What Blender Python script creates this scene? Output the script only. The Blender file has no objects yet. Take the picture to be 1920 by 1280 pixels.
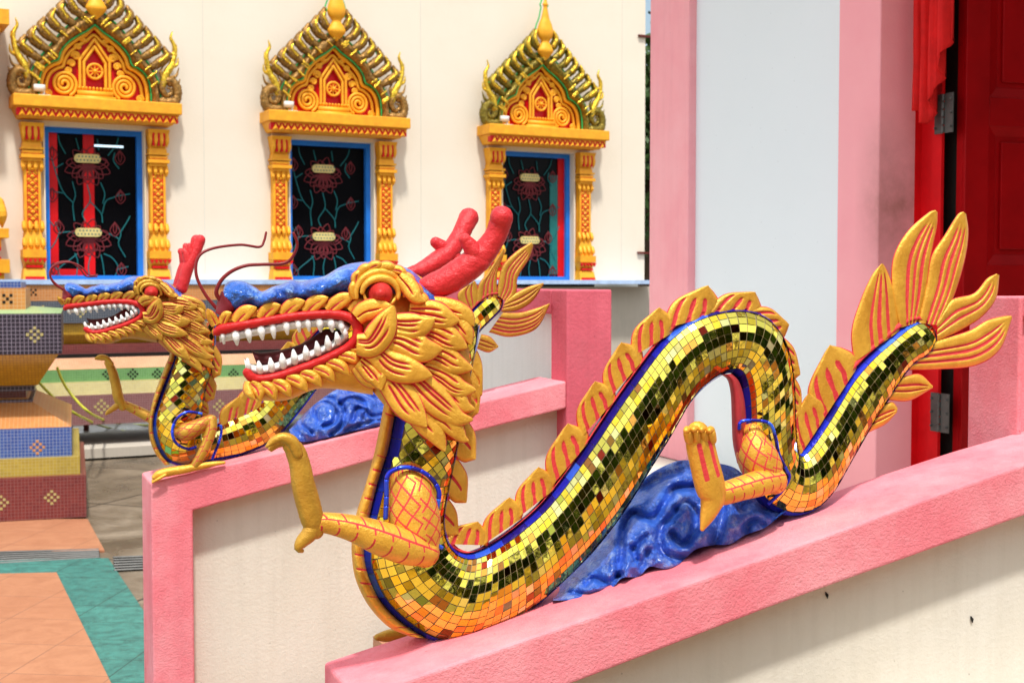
import bpy, math, random
import numpy as np
random.seed(7); np.random.seed(7)
D = bpy.data
COL = bpy.context.scene.collection
R = math.radians
# ------------------------------------------------------------------ camera model (photo pixels, 1920 x 1280)
F = 2500.0; EYE = 1.5; PITCH = R(2.52)
FW = np.array([0, math.cos(PITCH), -math.sin(PITCH)]); UP = np.array([0, math.sin(PITCH), math.cos(PITCH)])
CAM = np.array([0, 0, EYE])
def ray(px, py):
    px = np.asarray(px, float); py = np.asarray(py, float)
    x = (px-960)/F; y = -(py-640)/F
    return x[..., None]*np.array([1, 0, 0]) + y[..., None]*UP + FW
def ground(px, py, z=0.0):
    r = ray(px, py); t = (z-EYE)/r[..., 2]
    return CAM + r*t[..., None]
class Plane:
    """a real vertical plane in the place; local axes: x along it, y away from the viewer, z up"""
    def __init__(s, ox, oy, deg):
        a = R(deg); s.a = a; s.o = np.array([ox, oy, 0.0])
        s.u = np.array([math.cos(a), math.sin(a), 0]); s.n = np.array([math.sin(a), -math.cos(a), 0])
    def L(s, px, py, n=0.0):
        px, py, n = np.broadcast_arrays(np.asarray(px, float), np.asarray(py, float), np.asarray(n, float))
        r = ray(px, py)
        t = (np.dot(s.o-CAM, s.n) + n)/np.dot(r, s.n)
        w = CAM + r*t[..., None]
        d = w - s.o
        return np.stack([d@s.u, -(d@s.n), w[..., 2]], -1)
    def mpp(s, px, py=640, n=0.0):
        w = s.L(px, py, n); world = s.o + s.u*w[..., 0:1] - s.n*w[..., 1:2] if w.ndim > 1 else s.o + s.u*w[0] - s.n*w[1]
        return (world[..., 1])/F
    def empty(s, name):
        o = D.objects.new(name, None); COL.objects.link(o); o.empty_display_size = .1
        o.location = s.o; o.rotation_euler = (0, 0, s.a); return o
def tag(o, label=None, cat=None, group=None, kind=None):
    if label: o['label'] = label
    if cat: o['category'] = cat
    if group: o['group'] = group
    if kind: o['kind'] = kind
    return o
# ------------------------------------------------------------------ mesh builder
class MB:
    def __init__(s): s.v = []; s.f = []; s.p = []; s.c = []; s.mi = []; s.n = 0; s.fc = False
    def add(s, V, Fs, paint=0.0, col=None, mi=0):
        V = np.asarray(V, float).reshape(-1, 3); k = len(V)
        s.v.append(V); b = s.n
        s.f += [tuple(b+i for i in f) for f in Fs]
        s.p.append(np.broadcast_to(np.asarray(paint, float).reshape(-1) if np.ndim(paint) else np.full(k, float(paint)), (k,)))
        c = np.ones((k, 4));
        if col is not None: c[:, :3] = col
        s.c.append(c); s.mi += [mi]*len(Fs); s.n += k
    def build(s, name, mat, parent=None, smooth=True, bevel=0, loc=None, rot=None, autosmooth=None):
        V = np.concatenate(s.v)
        me = D.meshes.new(name); me.from_pydata(V.tolist(), [], s.f)
        for m in (mat if isinstance(mat, (list, tuple)) else [mat]): me.materials.append(m)
        if max(s.mi or [0]) > 0: me.polygons.foreach_set('material_index', s.mi)
        P = np.concatenate(s.p)
        if P.max() != 0:
            a = me.attributes.new('paint', 'FLOAT', 'POINT'); a.data.foreach_set('value', P.astype(np.float32))
        C = np.concatenate(s.c)
        if (C != 1).any():
            a = me.color_attributes.new('tint', 'FLOAT_COLOR', 'POINT'); a.data.foreach_set('color', C.astype(np.float32).ravel())
        me.polygons.foreach_set('use_smooth', [bool(smooth)]*len(s.f))
        me.validate(); me.update()
        o = D.objects.new(name, me); COL.objects.link(o)
        if parent is not None: o.parent = parent
        if loc is not None: o.location = loc
        if rot is not None: o.rotation_euler = rot
        if bevel:
            md = o.modifiers.new('bevel', 'BEVEL'); md.width = bevel; md.segments = 3; md.limit_method = 'ANGLE'; md.angle_limit = R(40)
            md.harden_normals = False
        return o
def build_split(mb, axis, name, mat, parent, **k):
    """the two mirrored halves of a carved piece, each a part of its own"""
    V = np.concatenate(mb.v); P = np.concatenate(mb.p); C = np.concatenate(mb.c); sets = ([], [])
    for f, m in zip(mb.f, mb.mi): sets[1 if np.mean([V[i][axis] for i in f]) > 0 else 0].append(f)
    o = None
    for fs in sets:
        if not fs: continue
        used = sorted({i for f in fs for i in f}); mp = {a: b for b, a in enumerate(used)}
        q = MB(); q.v = [V[used]]; q.p = [P[used]]; q.c = [C[used]]; q.n = len(used); q.f = [tuple(mp[i] for i in f) for f in fs]; q.mi = [0]*len(fs)
        x = q.build(name, mat, parent, **k); o = o or x
    return o
def box(mb, x0, x1, y0, y1, z0, z1, col=None, mi=0, paint=0.0):
    V = [(x0,y0,z0),(x1,y0,z0),(x1,y1,z0),(x0,y1,z0),(x0,y0,z1),(x1,y0,z1),(x1,y1,z1),(x0,y1,z1)]
    mb.add(V, [(0,3,2,1),(4,5,6,7),(0,1,5,4),(1,2,6,5),(2,3,7,6),(3,0,4,7)], paint, col, mi)
def frustum(mb, x0, x1, z0, X0, X1, z1, y0, y1, Y0, Y1, col=None, mi=0):
    """box whose bottom rect (x0..x1,y0..y1) differs from the top rect (X0..X1,Y0..Y1)"""
    V = [(x0,y0,z0),(x1,y0,z0),(x1,y1,z0),(x0,y1,z0),(X0,Y0,z1),(X1,Y0,z1),(X1,Y1,z1),(X0,Y1,z1)]
    mb.add(V, [(0,3,2,1),(4,5,6,7),(0,1,5,4),(1,2,6,5),(2,3,7,6),(3,0,4,7)], 0.0, col, mi)
def prism(mb, poly, y0, y1, col=None, mi=0, paint=0.0):
    """poly: (x,z) outline, extruded from y0 to y1"""
    n = len(poly)
    V = [(a, y0, b) for a, b in poly] + [(a, y1, b) for a, b in poly]
    area = sum(poly[i][0]*poly[(i+1) % n][1]-poly[(i+1) % n][0]*poly[i][1] for i in range(n))
    A = tuple(range(n)); B = tuple(range(2*n-1, n-1, -1))
    Fs = [A, B] + [(i, n+i, n+(i+1) % n, (i+1) % n) for i in range(n)]
    if area < 0: Fs = [tuple(reversed(f)) for f in Fs]
    mb.add(V, Fs, paint, col, mi)
def crs(P, m):
    """smooth curve through control points (any dimension), m samples evenly spaced"""
    P = np.asarray(P, float)
    if len(P) == 2:
        return P[0] + (P[1]-P[0])*np.linspace(0, 1, m)[:, None]
    Q = np.vstack([2*P[0]-P[1], P, 2*P[-1]-P[-2]]); out = []
    for i in range(1, len(Q)-2):
        t = np.linspace(0, 1, 16, endpoint=False)[:, None]
        a, b, c, d = Q[i-1], Q[i], Q[i+1], Q[i+2]
        out.append(.5*(2*b + (c-a)*t + (2*a-5*b+4*c-d)*t*t + (3*b-a-3*c+d)*t**3))
    out.append(P[-1:]); C = np.vstack(out)
    k = min(3, C.shape[1]); l = np.r_[0, np.cumsum(np.linalg.norm(np.diff(C[:, :k], axis=0), axis=1))]
    s = np.linspace(0, l[-1], m)
    return np.stack([np.interp(s, l, C[:, j]) for j in range(C.shape[1])], 1)
def gridfaces(m, k, off=0, flip=False, closed=False):
    Fs = []
    for i in range(m-1):
        for j in range(k if closed else k-1):
            j2 = (j+1) % k
            q = (off+i*k+j, off+(i+1)*k+j, off+(i+1)*k+j2, off+i*k+j2)
            Fs.append(q[::-1] if flip else q)
    return Fs
def tube(mb, pts, rad, seg=12, paint=0.0, pf=None, caps=True, m=None, flat=1.0, col=None, wob=0.0):
    """smooth tube through 3-d points with radii; pf(s,t)->paint, s metres, t 0..1 round"""
    pts = np.asarray(pts, float); rad = np.broadcast_to(np.asarray(rad, float), (len(pts),))
    C = crs(np.column_stack([pts, rad]), m or max(6, len(pts)*6)); P = C[:, :3]; r = np.maximum(C[:, 3], 1e-4)
    T = np.gradient(P, axis=0); T /= np.linalg.norm(T, axis=1)[:, None]+1e-9
    if caps:   # rounded ends
        c0 = [(P[0]-T[0]*r[0]*math.sin(a), r[0]*math.cos(a)) for a in (1.5, 1.15, .75, .35)]
        c1 = [(P[-1]+T[-1]*r[-1]*math.sin(a), r[-1]*math.cos(a)) for a in (.35, .75, 1.15, 1.5)]
        P = np.vstack([[c[0] for c in c0], P, [c[0] for c in c1]]); r = np.r_[[c[1] for c in c0], r, [c[1] for c in c1]]
        T = np.vstack([np.repeat(T[:1], 4, 0), T, np.repeat(T[-1:], 4, 0)])
    ref = np.array([0, -1.0, 0]); N = []
    for t in T:
        n = ref - t*np.dot(ref, t)
        if np.linalg.norm(n) < .15:
            ref = np.array([1.0, 0, 0]); n = ref - t*np.dot(ref, t)
        n /= np.linalg.norm(n); N.append(n)
    N = np.array(N); B = np.cross(T, N)
    th = np.linspace(0, 2*math.pi, seg, endpoint=False)
    rr = r[:, None]*np.ones(seg)
    if wob:
        rr = rr*(1+wob*np.random.uniform(-1, 1, rr.shape))
    V = P[:, None, :] + rr[..., None]*(np.cos(th)[None, :, None]*N[:, None, :]*flat + np.sin(th)[None, :, None]*B[:, None, :])
    m_ = len(P)
    if pf is not None:
        s = np.r_[0, np.cumsum(np.linalg.norm(np.diff(P, axis=0), axis=1))]
        S, TH = np.meshgrid(s, th/(2*math.pi), indexing='ij'); paint = pf(S, TH).ravel()
    Fs = gridfaces(m_, seg, closed=True)
    Fs += [tuple(range(seg)), tuple(range((m_-1)*seg+seg-1, (m_-1)*seg-1, -1))]
    mb.add(V.reshape(-1, 3), Fs, paint, col)
def ribbon(mb, pts, w, y, paint=0.0, th=.004):
    """thin raised line following (x,z) points at depth y"""
    tube(mb, [(p[0], y, p[1]) for p in pts], w/2, seg=6, paint=paint, m=max(6, 3*len(pts)), flat=.5)
def copy_tree(o, parent=None):
    c = o.copy(); COL.objects.link(c)
    if parent is not None: c.parent = parent
    for ch in list(o.children): copy_tree(ch, c)
    return c
# ------------------------------------------------------------------ materials
class NT:
    def __init__(s, name):
        s.m = D.materials.new(name); s.m.use_nodes = True; s.t = s.m.node_tree; s.n = s.t.nodes; s.l = s.t.links
        s.b = s.n['Principled BSDF']
        s.obj = s.n.new('ShaderNodeTexCoord').outputs['Object']
    def link(s, a, b): s.l.new(a, b)
    def noise(s, scale, detail=4, rough=.6, vec=None, dist=0):
        n = s.n.new('ShaderNodeTexNoise'); n.inputs['Scale'].default_value = scale; n.inputs['Detail'].default_value = detail
        n.inputs['Roughness'].default_value = rough; n.inputs['Distortion'].default_value = dist
        s.link(vec if vec is not None else s.obj, n.inputs['Vector']); return n.outputs['Fac']
    def mapping(s, scale=(1,1,1), rot=(0,0,0), loc=(0,0,0), vec=None):
        n = s.n.new('ShaderNodeMapping'); n.inputs['Scale'].default_value = scale; n.inputs['Rotation'].default_value = rot; n.inputs['Location'].default_value = loc
        s.link(vec if vec is not None else s.obj, n.inputs['Vector']); return n.outputs['Vector']
    def ramp(s, fac, stops):
        n = s.n.new('ShaderNodeValToRGB'); e = n.color_ramp.elements
        while len(e) < len(stops): e.new(.5)
        for i, (p, c) in enumerate(stops):
            e[i].position = p; e[i].color = (*c, 1) if not isinstance(c, (int, float)) else (c, c, c, 1)
        s.link(fac, n.inputs['Fac']); return n.outputs['Color']
    def mix(s, fac, a, b, mode='MIX'):
        n = s.n.new('ShaderNodeMix'); n.data_type = 'RGBA'; n.blend_type = mode
        for sock, v in ((n.inputs[0], fac), (n.inputs[6], a), (n.inputs[7], b)):
            if isinstance(v, (int, float)): sock.default_value = v
            elif isinstance(v, tuple): sock.default_value = (*v, 1)
            else: s.link(v, sock)
        return n.outputs[2]
    def math(s, op, a, b=0.0, c=0.0):
        n = s.n.new('ShaderNodeMath'); n.operation = op
        for sock, v in zip(n.inputs, (a, b, c)):
            if isinstance(v, (int, float)): sock.default_value = v
            else: s.link(v, sock)
        return n.outputs[0]
    def bump(s, h, strength=.4, dist=.01, normal=None):
        n = s.n.new('ShaderNodeBump'); n.inputs['Strength'].default_value = strength; n.inputs['Distance'].default_value = dist
        s.link(h, n.inputs['Height'])
        if normal is not None: s.link(normal, n.inputs['Normal'])
        s.link(n.outputs[0], s.b.inputs['Normal']); return n.outputs[0]
    def set(s, **k):
        for a, v in k.items():
            i = s.b.inputs[{'col': 'Base Color', 'rough': 'Roughness', 'metal': 'Metallic', 'spec': 'Specular IOR Level', 'emi': 'Emission Color', 'emis': 'Emission Strength', 'coat': 'Coat Weight', 'coatr': 'Coat Roughness'}[a]]
            if isinstance(v, (int, float)): i.default_value = v
            elif isinstance(v, tuple): i.default_value = (*v, 1)
            else: s.link(v, i)
        return s
def stucco(name, col, col2, scale=3, bump=.35, bs=120, rough=.85, grime=None, bd=.004, streak=True, gs=1.2, gthr=(.55, .8), pale=0.0):
    t = NT(name)
    n1 = t.noise(scale, 5, .65)
    c = t.mix(t.ramp(n1, [(.3, 0.0), (.7, 1.0)]), col, col2)
    if streak:
        v = t.mapping((18, 18, 1.2)); c = t.mix(t.ramp(t.noise(2.0, 4, .6, v), [(.45, 0.0), (.8, .35)]), c, tuple(x*.82 for x in col2))
    c = t.mix(t.ramp(t.noise(scale*.9, 6, .75, t.mapping(loc=(3.1, 1.7, 5.3))), [(.44, 0.0), (.68, .75)]), c, tuple(x+(1-x)*pale for x in col)) if pale else c
    if grime:
        c = t.mix(t.ramp(t.noise(gs, 6, .7), [(gthr[0], 0.0), (gthr[1], .6)]), c, grime)
    h = t.math('ADD', t.noise(bs, 3, .65), t.math('MULTIPLY', t.noise(bs*.4, 3, .6), .6))
    t.bump(h, bump, bd)
    # small specks of dirt
    vo = t.n.new('ShaderNodeTexVoronoi'); vo.inputs['Scale'].default_value = 22; t.link(t.obj, vo.inputs['Vector'])
    c = t.mix(t.ramp(vo.outputs['Distance'], [(.03, .55), (.055, 0.0)]), c, tuple(x*.45 for x in col2))
    t.set(col=c, rough=rough, spec=.15); return t.m
def tiles(name, col, col2, size=.024, grout=(.55, .5, .45), gw=.12, rough=.3, axis='xz', stag=0.0, bump=.3, seed=0, metal=0.0, var=.35):
    """small square mosaic on a vertical (xz) or level (xy) face"""
    t = NT(name)
    sep = t.n.new('ShaderNodeSeparateXYZ'); t.link(t.obj, sep.inputs[0])
    geo = t.n.new('ShaderNodeNewGeometry')
    tc = t.n.new('ShaderNodeVectorTransform'); tc.vector_type = 'NORMAL'; tc.convert_from = 'WORLD'; tc.convert_to = 'OBJECT'
    t.link(geo.outputs['True Normal'], tc.inputs[0]); ns = t.n.new('ShaderNodeSeparateXYZ'); t.link(tc.outputs[0], ns.inputs[0])
    up = t.math('GREATER_THAN', t.math('ABSOLUTE', ns.outputs[2]), .6)
    sd = t.math('GREATER_THAN', t.math('ABSOLUTE', ns.outputs[0]), .6)
    def sel(f, a, b): return t.math('ADD', t.math('MULTIPLY', a, t.math('SUBTRACT', 1.0, f)), t.math('MULTIPLY', b, f))
    a = sel(sd, sep.outputs[0], sep.outputs[1]); b = sel(up, sep.outputs[2], sep.outputs[1])
    cmb = t.n.new('ShaderNodeCombineXYZ'); t.link(a, cmb.inputs[0]); t.link(b, cmb.inputs[1])
    br = t.n.new('ShaderNodeTexBrick'); br.offset = stag; br.squash = 1
    t.link(cmb.outputs[0], br.inputs['Vector'])
    br.inputs['Scale'].default_value = 1; br.inputs['Brick Width'].default_value = size; br.inputs['Row Height'].default_value = size
    br.inputs['Mortar Size'].default_value = size*gw*.5; br.inputs['Mortar Smooth'].default_value = .1; br.inputs['Bias'].default_value = 0
    br.inputs['Color1'].default_value = (*col, 1); br.inputs['Color2'].default_value = (*col2, 1); br.inputs['Mortar'].default_value = (*grout, 1)
    c = br.outputs['Color']
    c = t.mix(t.ramp(t.noise(2.3, 5, .7), [(.45, 0.0), (.75, var)]), c, tuple(x*.4 for x in col2))
    t.bump(t.math('SUBTRACT', 1.0, br.outputs['Fac']), bump, .003)
    t.set(col=c, rough=rough, metal=metal); return t.m
SUN_E = 3.0; SKY = .13; CLOUD = 9.2; EXPO = .42
# ------------------------------------------------------------------ the place's materials
def gold_red(name, gold, gold2, red, metal=.40, rough=.36, bs=110, bump=.45, dirt=.3):
    """gold paint over plaster, red paint in the carved grooves (attribute paint: 1 = red)"""
    t = NT(name)
    at = t.n.new('ShaderNodeAttribute'); at.attribute_name = 'paint'
    n = t.noise(70, 4, .7)
    f = t.math('ADD', at.outputs['Fac'], t.math('MULTIPLY', t.math('SUBTRACT', n, .5), .45))
    f = t.ramp(f, [(.34, 0.0), (.50, 1.0)])
    g = t.mix(t.ramp(t.noise(14, 5, .7), [(.35, 0.0), (.7, 1.0)]), gold, gold2)
    g = t.mix(t.ramp(t.noise(6, 6, .75), [(.60, 0.0), (.78, dirt)]), g, (.10, .055, .015))
    r = t.mix(t.ramp(t.noise(20, 4, .7), [(.35, 0.0), (.75, 1.0)]), red, tuple(min(1, x*1.2+.008) for x in red))
    c = t.mix(f, g, r)
    h = t.math('ADD', t.noise(bs, 4, .65), t.math('MULTIPLY', t.noise(bs*3, 2, .6), .5))
    t.bump(h, bump, .004)
    mt = t.math('MULTIPLY', t.math('SUBTRACT', 1.0, f), metal)
    ro = t.math('ADD', t.math('MULTIPLY', f, .3), rough)
    ro = t.math('ADD', ro, t.math('MULTIPLY', t.noise(30, 3, .6), .12))
    t.set(col=c, metal=mt, rough=ro); return t.m
M = {}
M['gold'] = gold_red('gold_paint', (.88, .49, .058), (.62, .28, .024), (.60, .03, .035), dirt=.55)
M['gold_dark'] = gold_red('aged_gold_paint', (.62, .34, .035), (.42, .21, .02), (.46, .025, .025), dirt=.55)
M['gold_arch'] = gold_red('yellow_gold_paint', (.86, .42, .012), (.76, .30, .008), (.62, .03, .02), metal=.15, rough=.5, bs=40, bump=.25, dirt=.12)
def plain(name, col, rough=.5, metal=0.0, bs=60, bump=.2, var=.15, bd=.004, coat=0.0, vs=10, spec=.22):
    t = NT(name)
    c = t.mix(t.ramp(t.noise(vs, 5, .65), [(.35, 0.0), (.7, 1.0)]), col, tuple(x*(1-var*2) for x in col))
    t.bump(t.noise(bs, 4, .65), bump, bd); t.set(col=c, rough=rough, metal=metal, coat=coat, coatr=.2, spec=spec); return t.m
M['red_horn'] = plain('red_gloss_paint', (.66, .026, .032), .42, spec=.35, bs=70, bump=.75, bd=.006, var=.1)
M['lip'] = plain('red_lip_paint', (.58, .018, .018), .38, bs=90, bump=.5, var=.12)
M['eye'] = plain('red_eye_paint', (.62, .035, .03), .4, bs=70, bump=.5, var=.12)
M['tooth'] = plain('white_tooth_paint', (.84, .83, .82), .42, bs=80, bump=.6, var=.12, vs=30)
M['mouth'] = plain('dark_red_mouth_paint', (.10, .008, .01), .6, bs=60, bump=.4, var=.3)
M['whisker'] = plain('dark_red_wire_paint', (.22, .018, .02), .35, bs=60, bump=.1)
M['nostril'] = plain('maroon_paint', (.22, .015, .025), .5, bs=60, bump=.3)
M['belly_red'] = plain('belly_red_paint', (.5, .04, .05), .5, bs=70, bump=.4)
def bluepaint(name, a, b, hi):
    t = NT(name)
    c = t.mix(t.ramp(t.noise(9, 5, .7, dist=.6), [(.35, 0.0), (.65, 1.0)]), a, b)
    c = t.mix(t.ramp(t.noise(38, 5, .75), [(.53, 0.0), (.66, .5)]), c, hi)  # pale noise patches paint glints into the blue
    t.bump(t.math('ADD', t.noise(60, 5, .7), t.math('MULTIPLY', t.noise(170, 3, .7), .6)), 1.0, .012)
    t.set(col=c, metal=.42, coat=.6, coatr=.2, rough=t.math('ADD', .28, t.math('MULTIPLY', t.noise(50, 3, .6), .25))); return t.m
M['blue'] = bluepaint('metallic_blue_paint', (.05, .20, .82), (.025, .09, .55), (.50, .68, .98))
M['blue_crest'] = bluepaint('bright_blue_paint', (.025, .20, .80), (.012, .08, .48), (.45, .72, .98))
def mirror(name, rough=.05):
    t = NT(name)
    at = t.n.new('ShaderNodeAttribute'); at.attribute_name = 'tint'
    t.bump(t.noise(45, 2, .5), .06, .004)
    c = t.mix(t.ramp(t.noise(160, 3, .7), [(.66, 0.0), (.74, .6)]), at.outputs['Color'], (.10, .07, .02))
    t.set(col=c, metal=1.0, rough=rough); return t.m
M['mirror'] = mirror('gold_mirror_glass_tiles', .06)
M['bmirror'] = mirror('blue_mirror_glass_tiles', .2); M['bmirror'].node_tree.nodes['Principled BSDF'].inputs['Metallic'].default_value = .45
M['grout'] = plain('tile_grout', (.36, .29, .14), .8, bs=90, bump=.3)
M['pink'] = stucco('pink_masonry_paint', (.84, .26, .30), (.75, .16, .20), 2.2, .6, 190, .78, (.52, .13, .15), bd=.004, gs=1.8, gthr=(.52, .85), pale=.16)
M['pink_dark'] = stucco('deep_pink_masonry_paint', (.70, .15, .20), (.58, .10, .14), 2.5, .5, 100, .78, (.30, .10, .11), gs=2.2)  # deeper pink than the copings, with darker patches
M['pink_smooth'] = stucco('pink_wall_paint', (.90, .42, .46), (.86, .35, .40), 1.4, .15, 70, .7, (.42, .22, .19), gs=.9, gthr=(.54, .8), pale=.1)
M['panel'] = stucco('cream_render_panel', (.70, .665, .59), (.66, .61, .51), 1.6, .3, 110, .8, (.56, .50, .40), gs=1.5, gthr=(.5, .85))
M['panel_white'] = stucco('white_render_panel', (.78, .78, .76), (.74, .73, .70), 1.6, .3, 110, .8, (.60, .57, .52), gs=1.5, gthr=(.6, .9))
M['bluewhite'] = stucco('pale_blue_white_wall', (.75, .825, .87), (.72, .80, .845), .8, .08, 60, .7, (.62, .66, .66), gs=1.1, gthr=(.66, .95), streak=False)
M['cream'] = stucco('cream_wall_paint', (.78, .70, .585), (.74, .66, .54), 1.2, .2, 60, .8, streak=False, grime=(.64, .57, .47), bd=.005, gs=.6, gthr=(.6, .95))
M['cream_trim'] = stucco('cream_trim', (.84, .74, .58), (.80, .70, .52), 1.2, .15, 60, .8)
M['plinth_grey'] = stucco('grey_beige_plinth', (.50, .45, .38), (.45, .40, .33), 1.2, .2, 60, .85, (.3, .28, .24))
M['bluef'] = plain('blue_frame_paint', (.02, .20, .72), .4, bs=30, bump=.1, vs=3)
M['redf'] = plain('red_frame_paint', (.70, .006, .010), .4, bs=30, bump=.1, vs=3)
M['pale_blue'] = plain('pale_blue_ledge', (.45, .60, .85), .5, bs=30, bump=.1)
t = NT('dark_glass'); t.set(col=(.003, .003, .004), rough=.25, spec=.06); M['glass'] = t.m
M['tealglass'] = plain('teal_painted_glass', (.01, .16, .15), .25, bs=20, bump=.05)
M['lred'] = plain('lotus_red_line', (.17, .018, .024), .5)
M['lteal'] = plain('stem_teal_line', (.008, .14, .15), .5)
M['vent'] = plain('cream_vent_plate', (.72, .58, .22), .5, bs=20, bump=.1)
M['black'] = plain('black_paint', (.012, .011, .010), .5)
M['rib'] = plain('brown_glass_mosaic', (.42, .22, .055), .25, metal=.35, bs=45, bump=.8, var=.42, vs=45, bd=.01)
M['rib_gold'] = plain('gold_mirror_mosaic', (.95, .62, .06), .18, metal=.8, bs=60, bump=.8, var=.3, vs=60, bd=.01)
M['rib_green'] = plain('green_mirror_edge', (.03, .60, .16), .25, metal=.4, bs=40, bump=.3)
M['rib_white'] = plain('pale_rib_edge', (.50, .38, .32), .5)
M['rib_red'] = plain('maroon_mosaic', (.28, .035, .03), .35, metal=.2, bs=50, bump=.8, var=.4, vs=40)
M['door_red'] = plain('dark_red_door_paint', (.34, .002, .004), .4, spec=.1, bs=25, bump=.08, vs=4)
M['cloth'] = plain('red_cloth', (.72, .012, .012), .75, bs=180, bump=.15)
M['steel'] = plain('grey_steel', (.12, .12, .115), .45, metal=.6)
M['whitep'] = plain('white_plastic', (.75, .74, .70), .45)
M['hose'] = plain('yellow_green_hose', (.62, .62, .06), .4)
M['rust'] = plain('dark_red_metal', (.13, .02, .015), .5)
M['t_maroon'] = tiles('maroon_mosaic_tiles', (.14, .016, .018), (.19, .028, .025), .021, (.24, .11, .10))
M['t_yellow'] = tiles('yellow_mosaic_tiles', (.44, .32, .04), (.37, .26, .035), .021, (.46, .38, .16))
M['t_blue'] = tiles('blue_mosaic_tiles', (.022, .06, .27), (.035, .09, .33), .021, (.26, .30, .42), gw=.15)
M['t_black'] = tiles('black_mosaic_tiles', (.012, .008, .018), (.02, .014, .026), .025, (.26, .22, .28), gw=.13)
M['t_navy'] = tiles('navy_grey_mosaic_tiles', (.04, .05, .07), (.055, .065, .085), .021, (.20, .22, .25), gw=.15)
M['t_orange'] = tiles('orange_mosaic_tiles', (.58, .23, .06), (.52, .19, .05), .025, (.58, .34, .18), gw=.14)
M['t_gold'] = tiles('amber_mosaic_tiles', (.50, .30, .02), (.42, .24, .015), .021, (.24, .14, .02), rough=.2)
M['t_green'] = tiles('green_mosaic_tiles', (.14, .32, .10), (.12, .28, .09), .021, (.25, .42, .2))
M['t_lgreen'] = tiles('pale_green_mosaic_tiles', (.32, .55, .24), (.28, .48, .20), .021, (.45, .62, .38))
M['t_purple'] = tiles('dull_purple_mosaic_tiles', (.18, .06, .065), (.22, .08, .08), .021, (.30, .20, .19), gw=.15)
M['t_paleyel'] = tiles('pale_yellow_mosaic_tiles', (.46, .38, .13), (.42, .34, .12), .021, (.45, .41, .22))
M['t_peach'] = tiles('peach_mosaic_tiles', (.62, .30, .16), (.58, .27, .14), .021, (.62, .40, .27))
def paving(name, c1, c2, size, grout, rot=0.0, mottle=(.3, .2, .1), ms=3, mf=.5, ratio=1.0, rough=.45):
    t = NT(name); v = t.mapping(rot=(0, 0, rot))
    br = t.n.new('ShaderNodeTexBrick'); br.offset = 0; t.link(v, br.inputs['Vector'])
    br.inputs['Scale'].default_value = 1; br.inputs['Brick Width'].default_value = size*ratio; br.inputs['Row Height'].default_value = size
    br.inputs['Mortar Size'].default_value = .003; br.inputs['Color1'].default_value = (*c1, 1); br.inputs['Color2'].default_value = (*c2, 1); br.inputs['Mortar'].default_value = (*grout, 1)
    c = t.mix(t.ramp(t.noise(ms, 6, .75, v, .8), [(.4, 0.0), (.75, mf)]), br.outputs['Color'], mottle)
    t.bump(t.math('ADD', t.math('SUBTRACT', 1.0, br.outputs['Fac']), t.math('MULTIPLY', t.noise(40, 3), .2)), .25, .003)
    t.set(col=c, rough=rough); return t.m
M['pv_orange'] = paving('orange_floor_tiles', (.46, .205, .105), (.43, .18, .09), .40, (.26, .12, .07), .1, (.30, .11, .05), 7, .75)
M['yard'] = paving('unseen_terracotta_tiles', (.52, .33, .14), (.46, .28, .11), .5, (.25, .16, .09))
M['pv_green'] = paving('green_floor_tiles', (.035, .19, .16), (.05, .24, .20), .28, (.015, .06, .05), .1, (.008, .06, .055), 14, 1.0, 1.8)
t = NT('wet_concrete')
c = t.mix(t.ramp(t.noise(1.1, 6, .7, dist=.5), [(.35, 0.0), (.65, 1.0)]), (.075, .055, .035), (.27, .21, .145))
c = t.mix(t.ramp(t.noise(6, 5, .7), [(.5, 0.0), (.8, .5)]), c, (.10, .075, .05))
br = t.n.new('ShaderNodeTexBrick'); br.offset = 0; t.link(t.mapping(rot=(0, 0, .35)), br.inputs['Vector'])
br.inputs['Scale'].default_value = 1; br.inputs['Brick Width'].default_value = 1.9; br.inputs['Row Height'].default_value = 1.5; br.inputs['Mortar Size'].default_value = .012
br.inputs['Color1'].default_value = (1, 1, 1, 1); br.inputs['Color2'].default_value = (.9, .9, .9, 1); br.inputs['Mortar'].default_value = (.25, .25, .25, 1)
c = t.mix(1.0, c, br.outputs['Color'], 'MULTIPLY')
t.bump(t.noise(30, 5, .7), .3, .01)
t.set(col=c, rough=t.ramp(t.noise(1.1, 6, .7, dist=.5), [(.38, .12), (.6, .75)])); M['concrete'] = t.m
M['leaf'] = plain('green_leaves', (.05, .11, .025), .55, var=.3)
M['bark'] = plain('brown_bark', (.10, .07, .045), .9)

t = NT('pane_streak_glow'); t.set(col=(.8, .9, 1.0), emi=(.6, .85, 1.0), emis=.9); M['lit'] = t.m
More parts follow.
